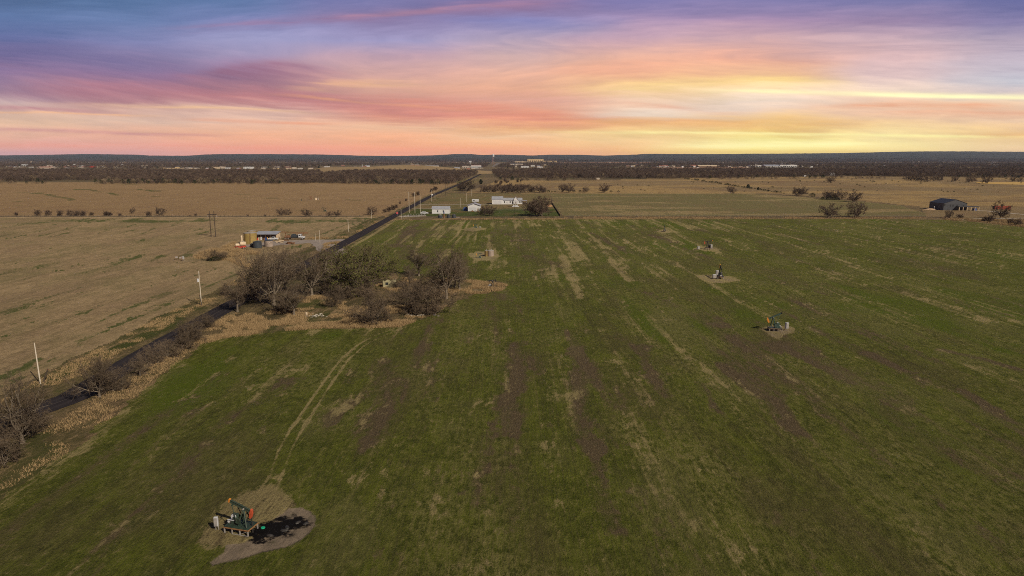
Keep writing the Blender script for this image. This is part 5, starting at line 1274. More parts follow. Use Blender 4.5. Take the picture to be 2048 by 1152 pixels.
# gravel pad fittings
cl = random.Random(12)
for k in range(9):
    a = at(806 + k * 5.3, 434.6 - k * .28 + cl.uniform(-.6, .4)); e = empty('pipe_fitting', (a[0], a[1], 0), cl.uniform(0, 3), 'small grey pipe fitting standing on the pale gravel pad', 'pipe fitting', 'pipe fittings on the gravel pad')
    MB().cyl((0, 0, 0), (0, 0, 1.5), .16, n=8).cyl((-1.3, 0, .8), (1.3, 0, .8), .14, n=8).cyl((-1.3, 0, 0), (-1.3, 0, .8), .12, n=8).cyl((1.3, 0, 0), (1.3, 0, .8), .12, n=8).build('pipework', M['galv'], e)
    MB().lathe([(.05, 1.5), (.42, 1.52), (.42, 1.6), (.05, 1.62)], n=12).build('hand_wheel', M['white_metal'] if k % 3 == 0 else M['galv'], e)
def sign():
    a = at(794.5, 432); e = empty('road_sign', (a[0], a[1], 0), 0, 'red sign with a white middle on a post at the junction', 'sign')
    MB().cyl((0, 0, 0), (0, 0, 1.6), .05, n=8).build('post', M['galv'], e)
    MB().prism([(math.cos(R(22.5 + 45 * k)) * .75, 2.1 + math.sin(R(22.5 + 45 * k)) * .75) for k in range(8)], -.03, .03).build('sign_plate', pmat('sign_red', (.55, .03, .04), .4, .05), e)
    MB().box(-.45, .45, -.06, -.035, 1.95, 2.25).build('sign_band', M['white_metal'], e)
sign()
def car(px, py, rz, label, mat='white_metal', L=4.6, k=1.0, name='car'):
    a = at(px, py); e = empty(name, (a[0], a[1], .12), rz, label, 'car'); e.scale = (k, k, k)
    MB().prism([(-2.3, .35), (-2.35, .85), (-2.1, 1.0), (1.2, .98), (2.2, .82), (2.3, .35)], -.88, .88).build('body', M[mat], e, bevel=.06)
    MB().prism([(-1.9, .99), (-1.45, 1.5), (.35, 1.5), (1.15, .98)], -.76, .76).build('cabin', M[mat], e, bevel=.06)
    MB().prism([(-1.7, 1.04), (-1.38, 1.42), (.28, 1.42), (.92, 1.04)], -.79, .79).build('side_window', M['glass'], e)
    for xx in (-1.4, 1.4):
        for yy in (-.82, .82): wheel(e, xx, yy, .33)
car(864.5, 391.5, R(91), 'white car driving on the dark road beyond the houses', k=1.15)
car(849, 428.5, 0.1, 'white vehicle parked low beside the three pale poles', k=1.25)

# ------------------------------------------------------------------ houses
def gable_house(name, x0, x1, y0, d, h, rh, label, wall='white_wall', roof='grey_roof', axis='x', over=.3, cat='building', root=None):
    e = root or empty(name, ((x0 + x1) / 2, y0, 0), 0, label, cat)
    w = x1 - x0; ox = (x0 + x1) / 2 - e.location.x; oy = y0 - e.location.y; b = MB()
    if axis == 'x':        # ridge along x
        b.xprism([(oy, 0), (oy + d, 0), (oy + d, h), (oy + d / 2, h + rh), (oy, h)], ox - w / 2, ox + w / 2); b.build('wall', M[wall], e)
        rf = MB().xprism([(oy - over, h - over * rh / d * 2 + .03), (oy + d / 2, h + rh + .03), (oy + d + over, h - over * rh / d * 2 + .03), (oy + d + over, h - over * rh / d * 2 + .2), (oy + d / 2, h + rh + .22), (oy - over, h - over * rh / d * 2 + .2)], ox - w / 2 - over, ox + w / 2 + over).build('roof', M[roof], e)
    else:
        b.prism([(ox - w / 2, 0), (ox + w / 2, 0), (ox + w / 2, h), (ox, h + rh), (ox - w / 2, h)], oy, oy + d); b.build('wall', M[wall], e)
        s = rh / (w / 2)
        rf = MB().prism([(ox - w / 2 - over, h - over * s + .03), (ox, h + rh + .03), (ox + w / 2 + over, h - over * s + .03), (ox + w / 2 + over, h - over * s + .2), (ox, h + rh + .22), (ox - w / 2 - over, h - over * s + .2)], oy - over, oy + d + over).build('roof', M[roof], e)
    return e, rf
def window(e, x, y, z, w, h, trim='white_metal'):
    f = MB().box(x - w / 2 - .08, x + w / 2 + .08, y - .05, y - .003, z - .08, z + h + .08).build('window', M[trim], e)
    MB().box(x - w / 2, x + w / 2, y - .08, y - .052, z, z + h).build('pane', M['glass'], f)
def ribs(e, x0, x1, y, z0, z1, n, mat):
    b = MB()
    for k in range(n): xx = x0 + (x1 - x0) * (k + .5) / n; b.box(xx - .04, xx + .04, y - .035, y - .002, z0, z1)
    b.build('siding_ribs', M[mat], e)
a, b = at(864, 427.3), at(899, 427.3); w = b[0] - a[0]
e, rf = gable_house('metal_shed', a[0], b[0], a[1], 8, 3.5, 1.6, 'white metal shed with a grey roof and two dark windows beside the road')
for q in (-.17, .15): window(e, q * w, 0, 1.1, .7, 1.4)
ribs(e, -w / 2 + .1, w / 2 - .1, 0, .1, 3.4, 24, 'white_wall')
MB().box(w / 2 + .01, w / 2 + .9, 1.2, 1.9, 2.0, 3.2).build('wall_unit', M['galv'], e)
a, b = at(936, 422.5), at(960.3, 422.5); w = b[0] - a[0]
e, rf = gable_house('garage', a[0], b[0], a[1], 11, 4.4, 1.6, 'white gable-fronted garage with a grey roof between the shed and the long house', axis='y', over=.6)
MB().box(-w / 2 + .8, w / 2 - 3.0, -.06, -.004, .1, 3.0).build('garage_door', M['white_metal'], e); MB().box(w / 2 - 2.4, w / 2 - 1.3, -.06, -.004, .05, 2.2).build('door', M['tan_wall'], e)
ax = at(932, 421.5); o = MB().box(-2.2, 1.6, -1.5, 1.5, 0, 1.2).prism([(-2.2, 1.2), (-1.6, 2.7), (.8, 2.9), (1.6, 1.2)], -1.4, 1.4).build('tarpaulin_cover', M['blue'], bevel=.1); o.location = (ax[0], ax[1], 0); tag(o, 'dark blue tarpaulin-covered vehicle at the left wall of the white garage', 'cover')
for i, (px, py) in enumerate(((925, 422), (945, 422.8), (951, 422.9), (957, 423))):
    ax = at(px, py); o = MB().box(-.9, .9, -.4, .4, 0, .5).box(-.5, .4, -.35, .35, .5, .9).build('yard_clutter', M[['green_paint', 'rust', 'galv', 'wood'][i]], bevel=.04); o.location = (ax[0], ax[1] - 1.2, 0)
    tag(o, ['dark green machine on the grass left of the garage', 'rusty low box at the foot of the garage front', 'grey low box at the foot of the garage front', 'wooden low box at the right foot of the garage front'][i], 'clutter')
ax = at(951, 404.7); e = empty('camper', (ax[0], ax[1], 0), 0, 'white camper parked behind the white garage', 'camper')
MB().box(-3.3, 3.0, -1.2, 1.2, .5, 2.9).build('body', M['white_metal'], e, bevel=.25); MB().box(-2.4, -.6, -1.24, -1.205, 1.6, 2.2).build('side_window', M['glass'], e)
for xx in (-.6, .6): wheel(e, xx, -1.1, .38)
# the long white house
A0 = at(984, 408.2); sc = A0[2]; X = lambda px: at(px, 408.2)[0]
e, rf = gable_house('long_house', X(984), X(1005.5), A0[1], 12, 4.0, 2.4, 'long white house with garage doors, grey metal roofs and a gabled entrance tower', over=.35, cat='house')
ex = e.location.x
gable_house('x', X(1005.5), X(1027), A0[1] + .6, 9, 3.2, 1.9, '', root=e); gable_house('x', X(1036), X(1044.2), A0[1] + .6, 9, 3.2, 1.9, '', root=e)
tw = empty('entrance_tower', (0, 0, 0)) if False else None
gable_house('x', X(1027.5), X(1035.5), A0[1] - 1.2, 5, 4.2, 2.3, '', root=e, axis='y')
for q in (987.5, 995.5): MB().box(X(q) - ex, X(q + 7) - ex, -.08, -.004, .1, 3.0).build('garage_door', M['white_metal'], e)
for q in (1009, 1014, 1020.5, 1025, 1038.5, 1042): window(e, X(q) - ex, .6, 1.1, .8 if q != 1014 else .4, 1.5 if q != 1014 else .8)
MB().box(X(1030.2) - ex, X(1032.8) - ex, -1.28, -1.204, .05, 2.2).build('door', M['wood'], e)
cp = MB().box(X(1044.5) - ex, X(1054) - ex, .6, 6.5, 2.9, 3.1); cp.build('carport_roof', M['grey_roof'], e)
for q in (1045.5, 1053): MB().box(X(q) - ex - .1, X(q) - ex + .1, .8, 1.0, 0, 2.9).build('carport_post', M['white_metal'], e)
# white garden pavilion before it
pa = at(1031, 413.4); e = empty('garden_pavilion', (pa[0], pa[1], 0), 0, 'small white open pavilion on a white deck before the long house', 'pavilion')
MB().box(-3.0, 3.0, -1.6, 1.6, 0, .45).build('deck', M['white_metal'], e)
for xx in (-1.9, 0, 1.9):
    for yy in (-1.3, 1.3): MB().box(xx - .13, xx + .13, yy - .13, yy + .13, .45, 4.3).build('post', M['white_metal'], e)
MB().prism([(-2.4, 4.3), (2.4, 4.3), (2.4, 4.5), (0, 5.2), (-2.4, 4.5)], -1.6, 1.6).build('roof', M['white_metal'], e)
for xx in (-1.0, 1.0): MB().box(xx - .8, xx + .8, -1.36, -1.28, .5, 1.3).build('railing', M['white_metal'], e)
# fence of dark boards
def board_fence(p, q, h, label, mat='wood'):
    a, b = at(*p), at(*q); e = empty('board_fence', (a[0], a[1], 0), math.atan2(b[1] - a[1], b[0] - a[0]), label, 'fence'); L = math.hypot(b[0] - a[0], b[1] - a[1])
    n = int(L / .3); m_ = MB()
    for k in range(n): m_.box(k * L / n, k * L / n + L / n * .86, -.02, .02, .05, h + .04 * ((k * 7) % 3))
    m_.build('boards', M[mat], e); MB().bar((0, .06, h * .3), (L, .06, h * .3), .06, .1).bar((0, .06, h * .8), (L, .06, h * .8), .06, .1).build('rails', M[mat], e)
    for k in range(0, int(L / 3) + 1): MB().box(k * 3 - .06, k * 3 + .06, .09, .2, 0, h + .1).build('post', M[mat], e)
board_fence((1120.5, 432), (1103, 405), 0.9, 'dark board fence slanting away at the right of the yard', 'pole_wood')
def wire_fence(p, q, label, n=60, h=1.2, group=None):
    a, b = at(*p), at(*q); e = empty('wire_fence', (a[0], a[1], 0), math.atan2(b[1] - a[1], b[0] - a[0]), label, 'fence', group); L = math.hypot(b[0] - a[0], b[1] - a[1])
    for k in range(n): MB().box(k * L / n - .07, k * L / n + .07, -.07, .07, 0, h).build('post', M['pole_wood'], e)
    w = MB()
    for z in (.4, .75, 1.1): w.bar((0, .0, z), (L, .0, z), .025)
    w.build('wire', M['galv'], e)
wire_fence((870, 421.5), (1100, 421.5), 'brown post fence crossing the yards behind the shed and garage', 60, 1.5)
wire_fence((1130, 433.2), (1850, 433.6), 'post and wire fence along the bare lane beyond the wheat', 90)
wire_fence((0, 433.8), (735, 433.8), 'post and wire fence in the hedge between the left fields', 90)
# rust-brown spoil pile by the fence
ax = at(1098, 412); o = MB().lathe([(3.2, 0), (2.4, .6), (1.2, 1.2), (.3, 1.4)], n=14).build('earth_pile', pmat('orange_earth', (.42, .22, .10), .95, .2, 2)); o.location = (ax[0], ax[1], 0); o.scale = (1, 2.6, 1); tag(o, 'orange-brown heap of earth against the dark board fence', 'earth pile')
# charcoal barn
a, b = at(1886.5, 420.6), at(1933, 420.6); w = b[0] - a[0]
e, rf = gable_house('metal_barn', a[0], b[0], a[1], 19, 5.3, 3.0, 'large charcoal metal barn with a gabled front on the right', 'charcoal', 'charcoal_roof', axis='y', over=.25)
for q, z in ((-.46, 4.2), (-.21, 3.7), (-.10, 3.7), (.08, 3.7), (.35, 3.4)): window(e, q * w, 0, z - .6, .9, 1.2, 'charcoal_roof')
ribs(e, -w / 2 + .2, w / 2 - .2, 0, .1, 5.2, 40, 'charcoal')
MB().box(0.5, w / 2 + 7.2, -4.2, -.05, 2.75, 3.3).build('porch_roof', M['charcoal_roof'], e)
for k in range(6):
    xx = .7 + k * (w / 2 + 6.2) / 5; MB().box(xx - .2, xx + .2, -4.1, -3.7, 0, 2.74).build('porch_post', M['cream'], e)
MB().box(1.5, 4.5, -.08, -.01, .1, 2.3).build('door', M['glass'], e); MB().box(w / 2 + 3.6, w / 2 + 5.8, -3.2, -1.2, 0, 1.7).build('blue_bin', M['blue']).location = (e.location.x, e.location.y, 0)
bb = bpy.data.objects['blue_bin']; tag(bb, 'blue box under the right end of the barn porch', 'box')
MB().box(-w / 2 - .06, -w / 2 - .01, 7, 10.5, .1, 3.6).build('side_door', M['charcoal_roof'], e)
ax = at(1868, 420.3); pl = MB().cyl((0, 0, 0), (0, 0, 2.8), .12, n=8).box(-.18, .18, -.1, .1, 2.4, 3.0).build('white_post', M['white_metal']); pl.location = (ax[0], ax[1], 0); tag(pl, 'short white post at the dark side of the barn', 'post')
ax = at(1860, 419.5); o = MB().lathe([(3.6, 0), (2.6, .7), (1.2, 1.3), (.3, 1.5)], n=14).build('earth_pile', pmat('tan_earth', (.36, .25, .16), .95, .2, 2)); o.location = (ax[0], ax[1], 0); o.scale = (1.5, .8, .8); tag(o, 'tan heap of earth at the left side of the charcoal barn', 'earth pile')
# red container
a, b = at(1989, 418.8), at(2021, 418.8); w = b[0] - a[0]; e = empty('shipping_container', ((a[0] + b[0]) / 2, a[1], 0), 0, 'red-brown shipping container behind the bare tree at the right', 'container')
MB().box(-w / 2, w / 2, 0, 2.4, .1, 2.7).build('container_body', M['red_box'], e)
cb = MB()
for k in range(40): xx = -w / 2 + .2 + k * (w - .4) / 39; cb.box(xx - .07, xx + .07, -.05, -.003, .2, 2.6)
cb.build('corrugation', M['red_box'], e); MB().box(-w / 2 - .05, -w / 2 - .004, .1, 2.3, .2, 2.6).build('door', M['charcoal'], e)
ax = at(1986.5, 418); 
# stone ruin in the grove, rubble, small posts
ax = at(780, 575); e = empty('stone_ruin', (ax[0], ax[1], 0), .25, 'pale roofless block ruin at the right of the grove', 'ruin')
RM = pmat('mossy_block', (0.30, 0.27, 0.16), .9, .3, 1.5, bump=.4)
w_ = MB(); w_.prism([(-2.2, 0), (2.0, 0), (2.0, 2.0), (1.3, 2.5), (.2, 2.2), (-.6, 2.6), (-1.5, 2.1), (-2.2, 2.3)], -.15, .15); w_.build('front_wall', RM, e)
MB().xprism([(.16, 0), (3.2, 0), (3.2, 1.6), (2.0, 2.3), (.16, 2.3)], 1.7, 2.0).xprism([(.16, 0), (3.0, 0), (2.6, 1.9), (.16, 2.3)], -2.2, -1.9).build('side_walls', RM, e)
MB().box(-1.4, -.5, -.19, -.155, .9, 1.7).build('opening', M['glass'], e)
rb = random.Random(5); b_ = MB()
for k in range(26):
    xx, yy = rb.gauss(0, 1.6), rb.gauss(0, .8); s = rb.uniform(.12, .4); b_.bar((xx, yy, s * .3), (xx + s * 1.5, yy + rb.uniform(-.3, .3), s * .6), s * 1.2, s * .6)
o = b_.build('rubble_pile', M['concrete']); ax = at(627, 632); o.location = (ax[0], ax[1], 0); tag(o, 'pale heap of rubble in the dry grass in front of the grove', 'rubble')
o = MB().lathe([(.28, 0), (.3, .5), (.28, .95), (.1, 1.0)], n=12).build('white_drum', M['cream']); ax = at(613, 632); o.location = (ax[0], ax[1], 0); tag(o, 'small cream drum left of the rubble heap', 'drum')
b_ = MB()
for k in range(12):
    xx, yy = rb.gauss(0, 2.2), rb.gauss(0, .4); s = rb.uniform(.15, .35); b_.bar((xx, yy, s * .3), (xx + s * 2, yy, s * .5), s, s * .6)
o = b_.build('rubble_pile', M['concrete']); ax = at(848, 631); o.location = (ax[0], ax[1], 0); tag(o, 'scatter of pale stones at the foot of the dense thicket', 'rubble')
o = MB().bar((-1.5, 0, .25), (1.6, .4, .5), .3, .26, .15, .15).bar((.3, .1, .35), (.9, 1.0, .9), .14).build('fallen_branch', M['bark']); ax = at(668, 583); o.location = (ax[0], ax[1], 0); tag(o, 'pale fallen branch left of the budding tree', 'branch')

# ------------------------------------------------------------------ the town
tr_ = random.Random(31)
def town_building(px, py, wpx, hpx, wall, roof, label, group='buildings of the distant town', dep=30, gab=False, name='town_building', cat='building'):
    x, y, m = at(px, py); w = wpx / m; h = hpx / m; e = empty(name, (x, y, 0), 0, label, cat, group)
    if gab: gable_house('x', x - w / 2, x + w / 2, y, dep, h * .6, h * .4, '', root=e, wall=wall, roof=roof, over=.5)
    else:
        MB().box(-w / 2, w / 2, 0, dep, 0, h).build('wall', M[wall], e)
        MB().box(-w / 2 - .4, w / 2 + .4, -.4, dep + .4, h + .01, h + max(.8, h * .12)).build('roof', M[roof], e)
        if w > 14:
            n = min(8, int(w / 7)); wb = MB()
            for k in range(n): xx = -w / 2 + w * (k + .5) / n; wb.box(xx - w / n * .28, xx + w / n * .28, -.15, -.01, h * .25, h * .62)
            wb.build('window_band', M['glass'], e)
    e['_look'] = {'white_wall': 'white', 'tan_wall': 'tan', 'cream': 'cream', 'brick': 'red-brown', 'yellow_wall': 'ochre', 'white_metal': 'pale grey', 'wood': 'brown', 'red': 'red'}[wall] + (' gabled' if gab else ' flat-roofed')
    BUILT.append((x, y + dep / 2, w / 2 + 6, dep / 2 + 4)); return e
G = 'buildings of the distant town'
town_building(1042, 324.6, 26, 1.8, 'yellow_wall', 'white_metal', 'left low wing of the long tan factory', None, 60)
town_building(1071, 324.4, 32, 5.2, 'yellow_wall', 'yellow_wall', 'tall middle block of the long tan factory right of the water tower', None, 80)
town_building(1100, 324.4, 27, 2.4, 'yellow_wall', 'yellow_wall', 'right low wing of the long tan factory', None, 60)
town_building(1140, 323.4, 4, 3.4, 'white_metal', 'white_metal', 'small white tower block right of the long tan factory', None, 20)
town_building(1328, 334.5, 18, 3.4, 'white_wall', 'brick', 'white building with a red roof at the edge of the far wood', None, 30, True)
town_building(1387, 334, 12, 4.0, 'tan_wall', 'brick', 'tan house with dark roof left of the long row with pale roof', None, 30, True)
town_building(1416, 335.5, 38, 5.2, 'wood', 'cream', 'long building with a cream roof left of the white greenhouses', None, 40, True)
town_building(1514, 334.3, 26, 3.6, 'white_wall', 'tan_wall', 'leftmost of the white greenhouse-like halls', None, 40)
town_building(1545, 334.8, 30, 5.2, 'white_wall', 'grey_roof', 'middle white greenhouse-like hall', None, 50, True)
town_building(1577, 334.8, 34, 4.4, 'white_wall', 'white_metal', 'longest white greenhouse-like hall, right end', None, 50)
town_building(952, 336.8, 20, 6, 'white_wall', 'brick', 'white building with red trim where the road enters the town', None, 30)
town_building(931, 336.5, 14, 4, 'tan_wall', 'white_metal', 'low tan building left of the white one with red trim', None, 30)
town_building(914, 338, 10, 3.2, 'white_metal', 'grey_roof', 'grey-roofed shed left of the town end of the road', None, 20, True)
town_building(858, 334.5, 36, 2.8, 'tan_wall', 'white_metal', 'long low tan building with a white roof left of the road', None, 40)
town_building(1033, 331, 26, 3.0, 'tan_wall', 'grey_roof', 'low grey-roofed building below the long tan factory', None, 40)
town_building(1050, 335.4, 16, 2.8, 'white_wall', 'white_metal', 'white flat building in the wood right of the road', None, 30)
town_building(1080, 335.8, 10, 2.2, 'white_wall', 'white_metal', 'small white flat building, rightmost below the tan factory', None, 30)
town_building(747, 339.5, 10, 5.5, 'white_wall', 'dk_roof', 'pale house with a dark roof on the grassy rise', None, 15, True)
town_building(1663, 351, 13, 5, 'white_wall', 'white_metal', 'small white farmhouse at the foot of the right wood', None, 12, True)
town_building(1610, 353, 4, 2, 'white_metal', 'white_metal', 'tiny white shed at the foot of the right wood', None, 8)
town_building(1196, 359, 6, 3, 'cream', 'tan_wall', 'tiny cream house at the foot of the wood beyond the pasture', None, 8, True)
town_building(88, 337, 26, 3.6, 'tan_wall', 'brick', 'tan shop with an orange-red roof in the left of the town', None, 40, True)
town_building(47, 332.5, 8, 3.4, 'white_metal', 'white_metal', 'small bright white block near the left edge of the town', None, 20)
town_building(183, 335, 7, 2.6, 'red', 'red', 'small bright red block in the left of the town', None, 20)
town_building(242, 332, 7, 3.6, 'white_metal', 'white_metal', 'white billboard-like block in the left of the town', None, 10)
town_building(494, 337.5, 14, 3.4, 'white_wall', 'white_metal', 'bright white hall in the middle-left of the town', None, 40)
walls = ['white_wall', 'tan_wall', 'cream', 'tan_wall', 'brick', 'white_wall', 'yellow_wall', 'tan_wall']; roofs = ['grey_roof', 'dk_roof', 'white_metal', 'dk_roof', 'tan_wall', 'tan_wall']
# streets seen in the photo as pale bands
bands = [(10, 60, 334.5, 336.5, 8), (60, 120, 333, 337, 10), (120, 210, 332, 337, 16), (210, 300, 333, 337, 8), (320, 400, 336, 338.5, 12), (400, 480, 335, 339, 8), (515, 620, 335, 339, 18), (620, 760, 332, 337, 6),
         (800, 840, 330, 333, 4), (895, 965, 334, 340, 9), (990, 1100, 326, 336, 8), (1240, 1300, 331, 334, 6), (1300, 1500, 332, 336, 22), (1500, 1680, 329, 335, 24), (1700, 2040, 328, 334, 30), (1640, 2040, 320.5, 325, 22),
         (60, 600, 324, 330, 20), (620, 960, 323, 328, 10), (1200, 1640, 321, 328, 14)]
for x0, x1, y0, y1, n in bands:
    for k in range(n):
        py = tr_.uniform(y0, y1); far = py < 330
        town_building(tr_.uniform(x0, x1), py, tr_.uniform(2, 6) if far else tr_.uniform(3, 10), tr_.uniform(.9, 1.6) if far else tr_.uniform(1.4, 3.0), tr_.choice(walls), tr_.choice(roofs),
                      'small pale building among the trees of the distant town' if far else 'low pale building in the front streets of the distant town', 'far buildings among the trees of the town' if far else 'buildings in the front streets of the town', tr_.uniform(12, 30), tr_.random() < .4)
# water towers
def water_tower(px, py, hpx, label, red=False, w=6.0, name='water_tower'):
    x, y, m = at(px, py); H = hpx / m; e = empty(name, (x, y, 0), 0, label, 'water tower')
    if red:
        for k in range(4):
            a_ = R(45 + 90 * k); MB().bar((math.cos(a_) * w, math.sin(a_) * w, 0), (math.cos(a_) * w * .5, math.sin(a_) * w * .5, H * .72), 1.0).build('leg', M['brick'], e)
        br_ = MB()
        for q in range(1, 5):
            f = 1 - .5 * q / 5; zz = H * .72 * q / 5
            for k in range(4): a_, c_ = R(45 + 90 * k), R(135 + 90 * k); br_.bar((math.cos(a_) * w * f, math.sin(a_) * w * f, zz), (math.cos(c_) * w * f, math.sin(c_) * w * f, zz), .6)
        br_.build('bracing', M['white_metal'], e)
        MB().lathe([(w * .3, H * .68), (w * .75, H * .74), (w * .8, H * .92), (w * .45, H * .99), (.5, H)], n=20).build('tank_bowl', M['white_metal'], e)
    else:
        MB().lathe([(2.6, 0), (1.6, 4), (1.5, H * .7), (3, H * .76)], n=14).build('stem', M['white_metal'], e)
        MB().lathe([(3, H * .76), (w, H * .84), (w, H * .92), (w * .5, H * .99), (.5, H)], n=20).build('tank_bowl', M['white_metal'], e)
    BUILT.append((x, y, 14, 60))
water_tower(986.5, 329, 20.5, 'old water tower with red and white legs at the end of the road', True, 9.5)
water_tower(410.5, 321, 10, 'white water tower on the left skyline, tallest of the pale ones', w=9)
water_tower(468.5, 320, 10, 'tiny white water tower on the ridge right of the tallest pale one', w=8)
water_tower(564.5, 320, 10, 'tiny white water tower on the ridge left of the middle of the photo', w=8)
water_tower(948, 319.8, 6.5, 'small pale water tower left of the red-legged one', w=10)
def mast(px, py, hpx, label, top=True, mat='galv', w=1.2):
    x, y, m = at(px, py); H = hpx / m; e = empty('radio_mast', (x, y, 0), 0, label, 'mast')
    MB().bar((0, 0, 0), (0, 0, H), w).build('mast_lattice', M[mat], e)
    if top: MB().lathe([(1, H), (w * 2.6, H + 1.5), (w * 2.6, H + 4), (1, H + 6)], n=10).build('mast_head', M['pole_wood'], e)
mast(1074, 325, 28, 'thin tall radio mast with a dark head above the tan factory', mat='rust', w=.9)
mast(738, 322, 16, 'thin lattice mast on the skyline left of the road', False, 'rust', .9)
mast(725, 338, 9, 'pale mast among the trees by the grassy rise', False, 'white_metal', 1.0)
mast(712, 333, 0.1, 'x', False) if False else None
def highway_lamp(px, py, hpx, label):
    x, y, m = at(px, py); H = hpx / m; e = empty('tall_sign', (x, y, 0), 0, label, 'tall sign')
    MB().cyl((0, 0, 0), (0, 0, H * .9), .9, n=8).build('post', M['white_metal'], e); MB().box(-6, 6, -.5, .5, H * .78, H).build('sign_panel', M['white_metal'], e)
highway_lamp(940.5, 334, 12, 'tall white sign on a post left of the road into the town')
highway_lamp(149, 333, 5, 'thin white sign on a post in the left of the town'); highway_lamp(1029, 326, 0.1, 'x') if False else None
# tan open strips beyond the woods
def strip_field(name, pxs, mat, label, z):
    vs = [(*at(*p)[:2], z) for p in pxs]; o = MB().add(vs, [tuple(range(len(vs)))]).build(name, mat); tag(o, label, kind='structure')
M['tanfield'] = surf_mat('tan_grass', (0.24, 0.165, 0.085), (0.31, 0.22, 0.115), 0.05, 0.1)
M['redfield'] = surf_mat('reddish_earth', (0.24, 0.135, 0.085), (0.30, 0.175, 0.11), 0.05, 0.1)
def rise(pxs_line, wdepth, h, name, label, mat):
    """a low grassy swell beyond the first trees: ridge along the pixels"""
    vs, fs = [], []; n = len(pxs_line)
    for k, (px, py, hh) in enumerate(pxs_line):
        x, y, m = at(px, py)
        for q, (dy, f) in enumerate(((-wdepth, 0), (-wdepth * .5, .55), (0, 1), (wdepth * .6, .6), (wdepth * 1.2, 0))): vs.append((x * (y + dy) / y, y + dy, hh * f - .3 + (.3 if f else 0)))
    for k in range(n - 1):
        for q in range(4): a_ = k * 5 + q; fs.append((a_, a_ + 5, a_ + 6, a_ + 1))
    o = MB().add(vs, fs).build(name, mat); tag(o, label, kind='structure')
rise([(610, 341, 1), (650, 342, 12), (700, 343, 14), (740, 343.5, 15), (780, 343.5, 19), (810, 343.5, 20), (850, 344, 19), (900, 345, 14), (960, 345, 6), (985, 345, 1)], 200, 15, 'grassy_rise', 'tan grassy rise beyond the wood left of the road', M['tanfield'])
CLEAR += [[(640, 352), (640, 333), (700, 331), (840, 331), (975, 338), (975, 346), (930, 347), (850, 346), (760, 346), (700, 347)]]
CLEAR += [[(1030, 362), (1010, 358), (1070, 356.5), (1340, 357.5), (1340, 361)]]
CLEAR += [[(0, 368), (0, 362), (60, 362.5), (200, 360.5), (232, 361), (225, 366)], [(1500, 338), (1300, 338), (1300, 335.5), (1500, 335.8)], [(1150, 326), (1150, 322.8), (1300, 323.2), (1300, 326.5)], [(1955, 364), (2048, 364), (2048, 358), (1950, 357)]]
strip_field('reddish_field', [(1100, 325.8), (1300, 326.3), (1300, 323.4), (1160, 323.0)], M['redfield'], 'thin reddish field beyond the wood right of the factory', .35)
strip_field('tan_strip', [(1290, 337.6), (1505, 337.8), (1500, 334.6), (1310, 334.6)], M['redfield'], 'reddish strip below the long cream-roofed building', .3)
strip_field('ochre_strip', [(1960, 367.5), (2070, 370.5), (2200, 371), (2200, 364), (1950, 364.4)], surf_mat('ochre_grass', (0.42, 0.27, 0.09), (0.50, 0.33, 0.12), 0.1, 0.1), 'bright ochre strip of grass at the far right', .2)
rise([(-40, 366.5, .4), (30, 366.5, .6), (100, 366.5, .6)], 6, .5, 'ochre_edge', 'ochre grass edge of the far left field', M['tanfield'])

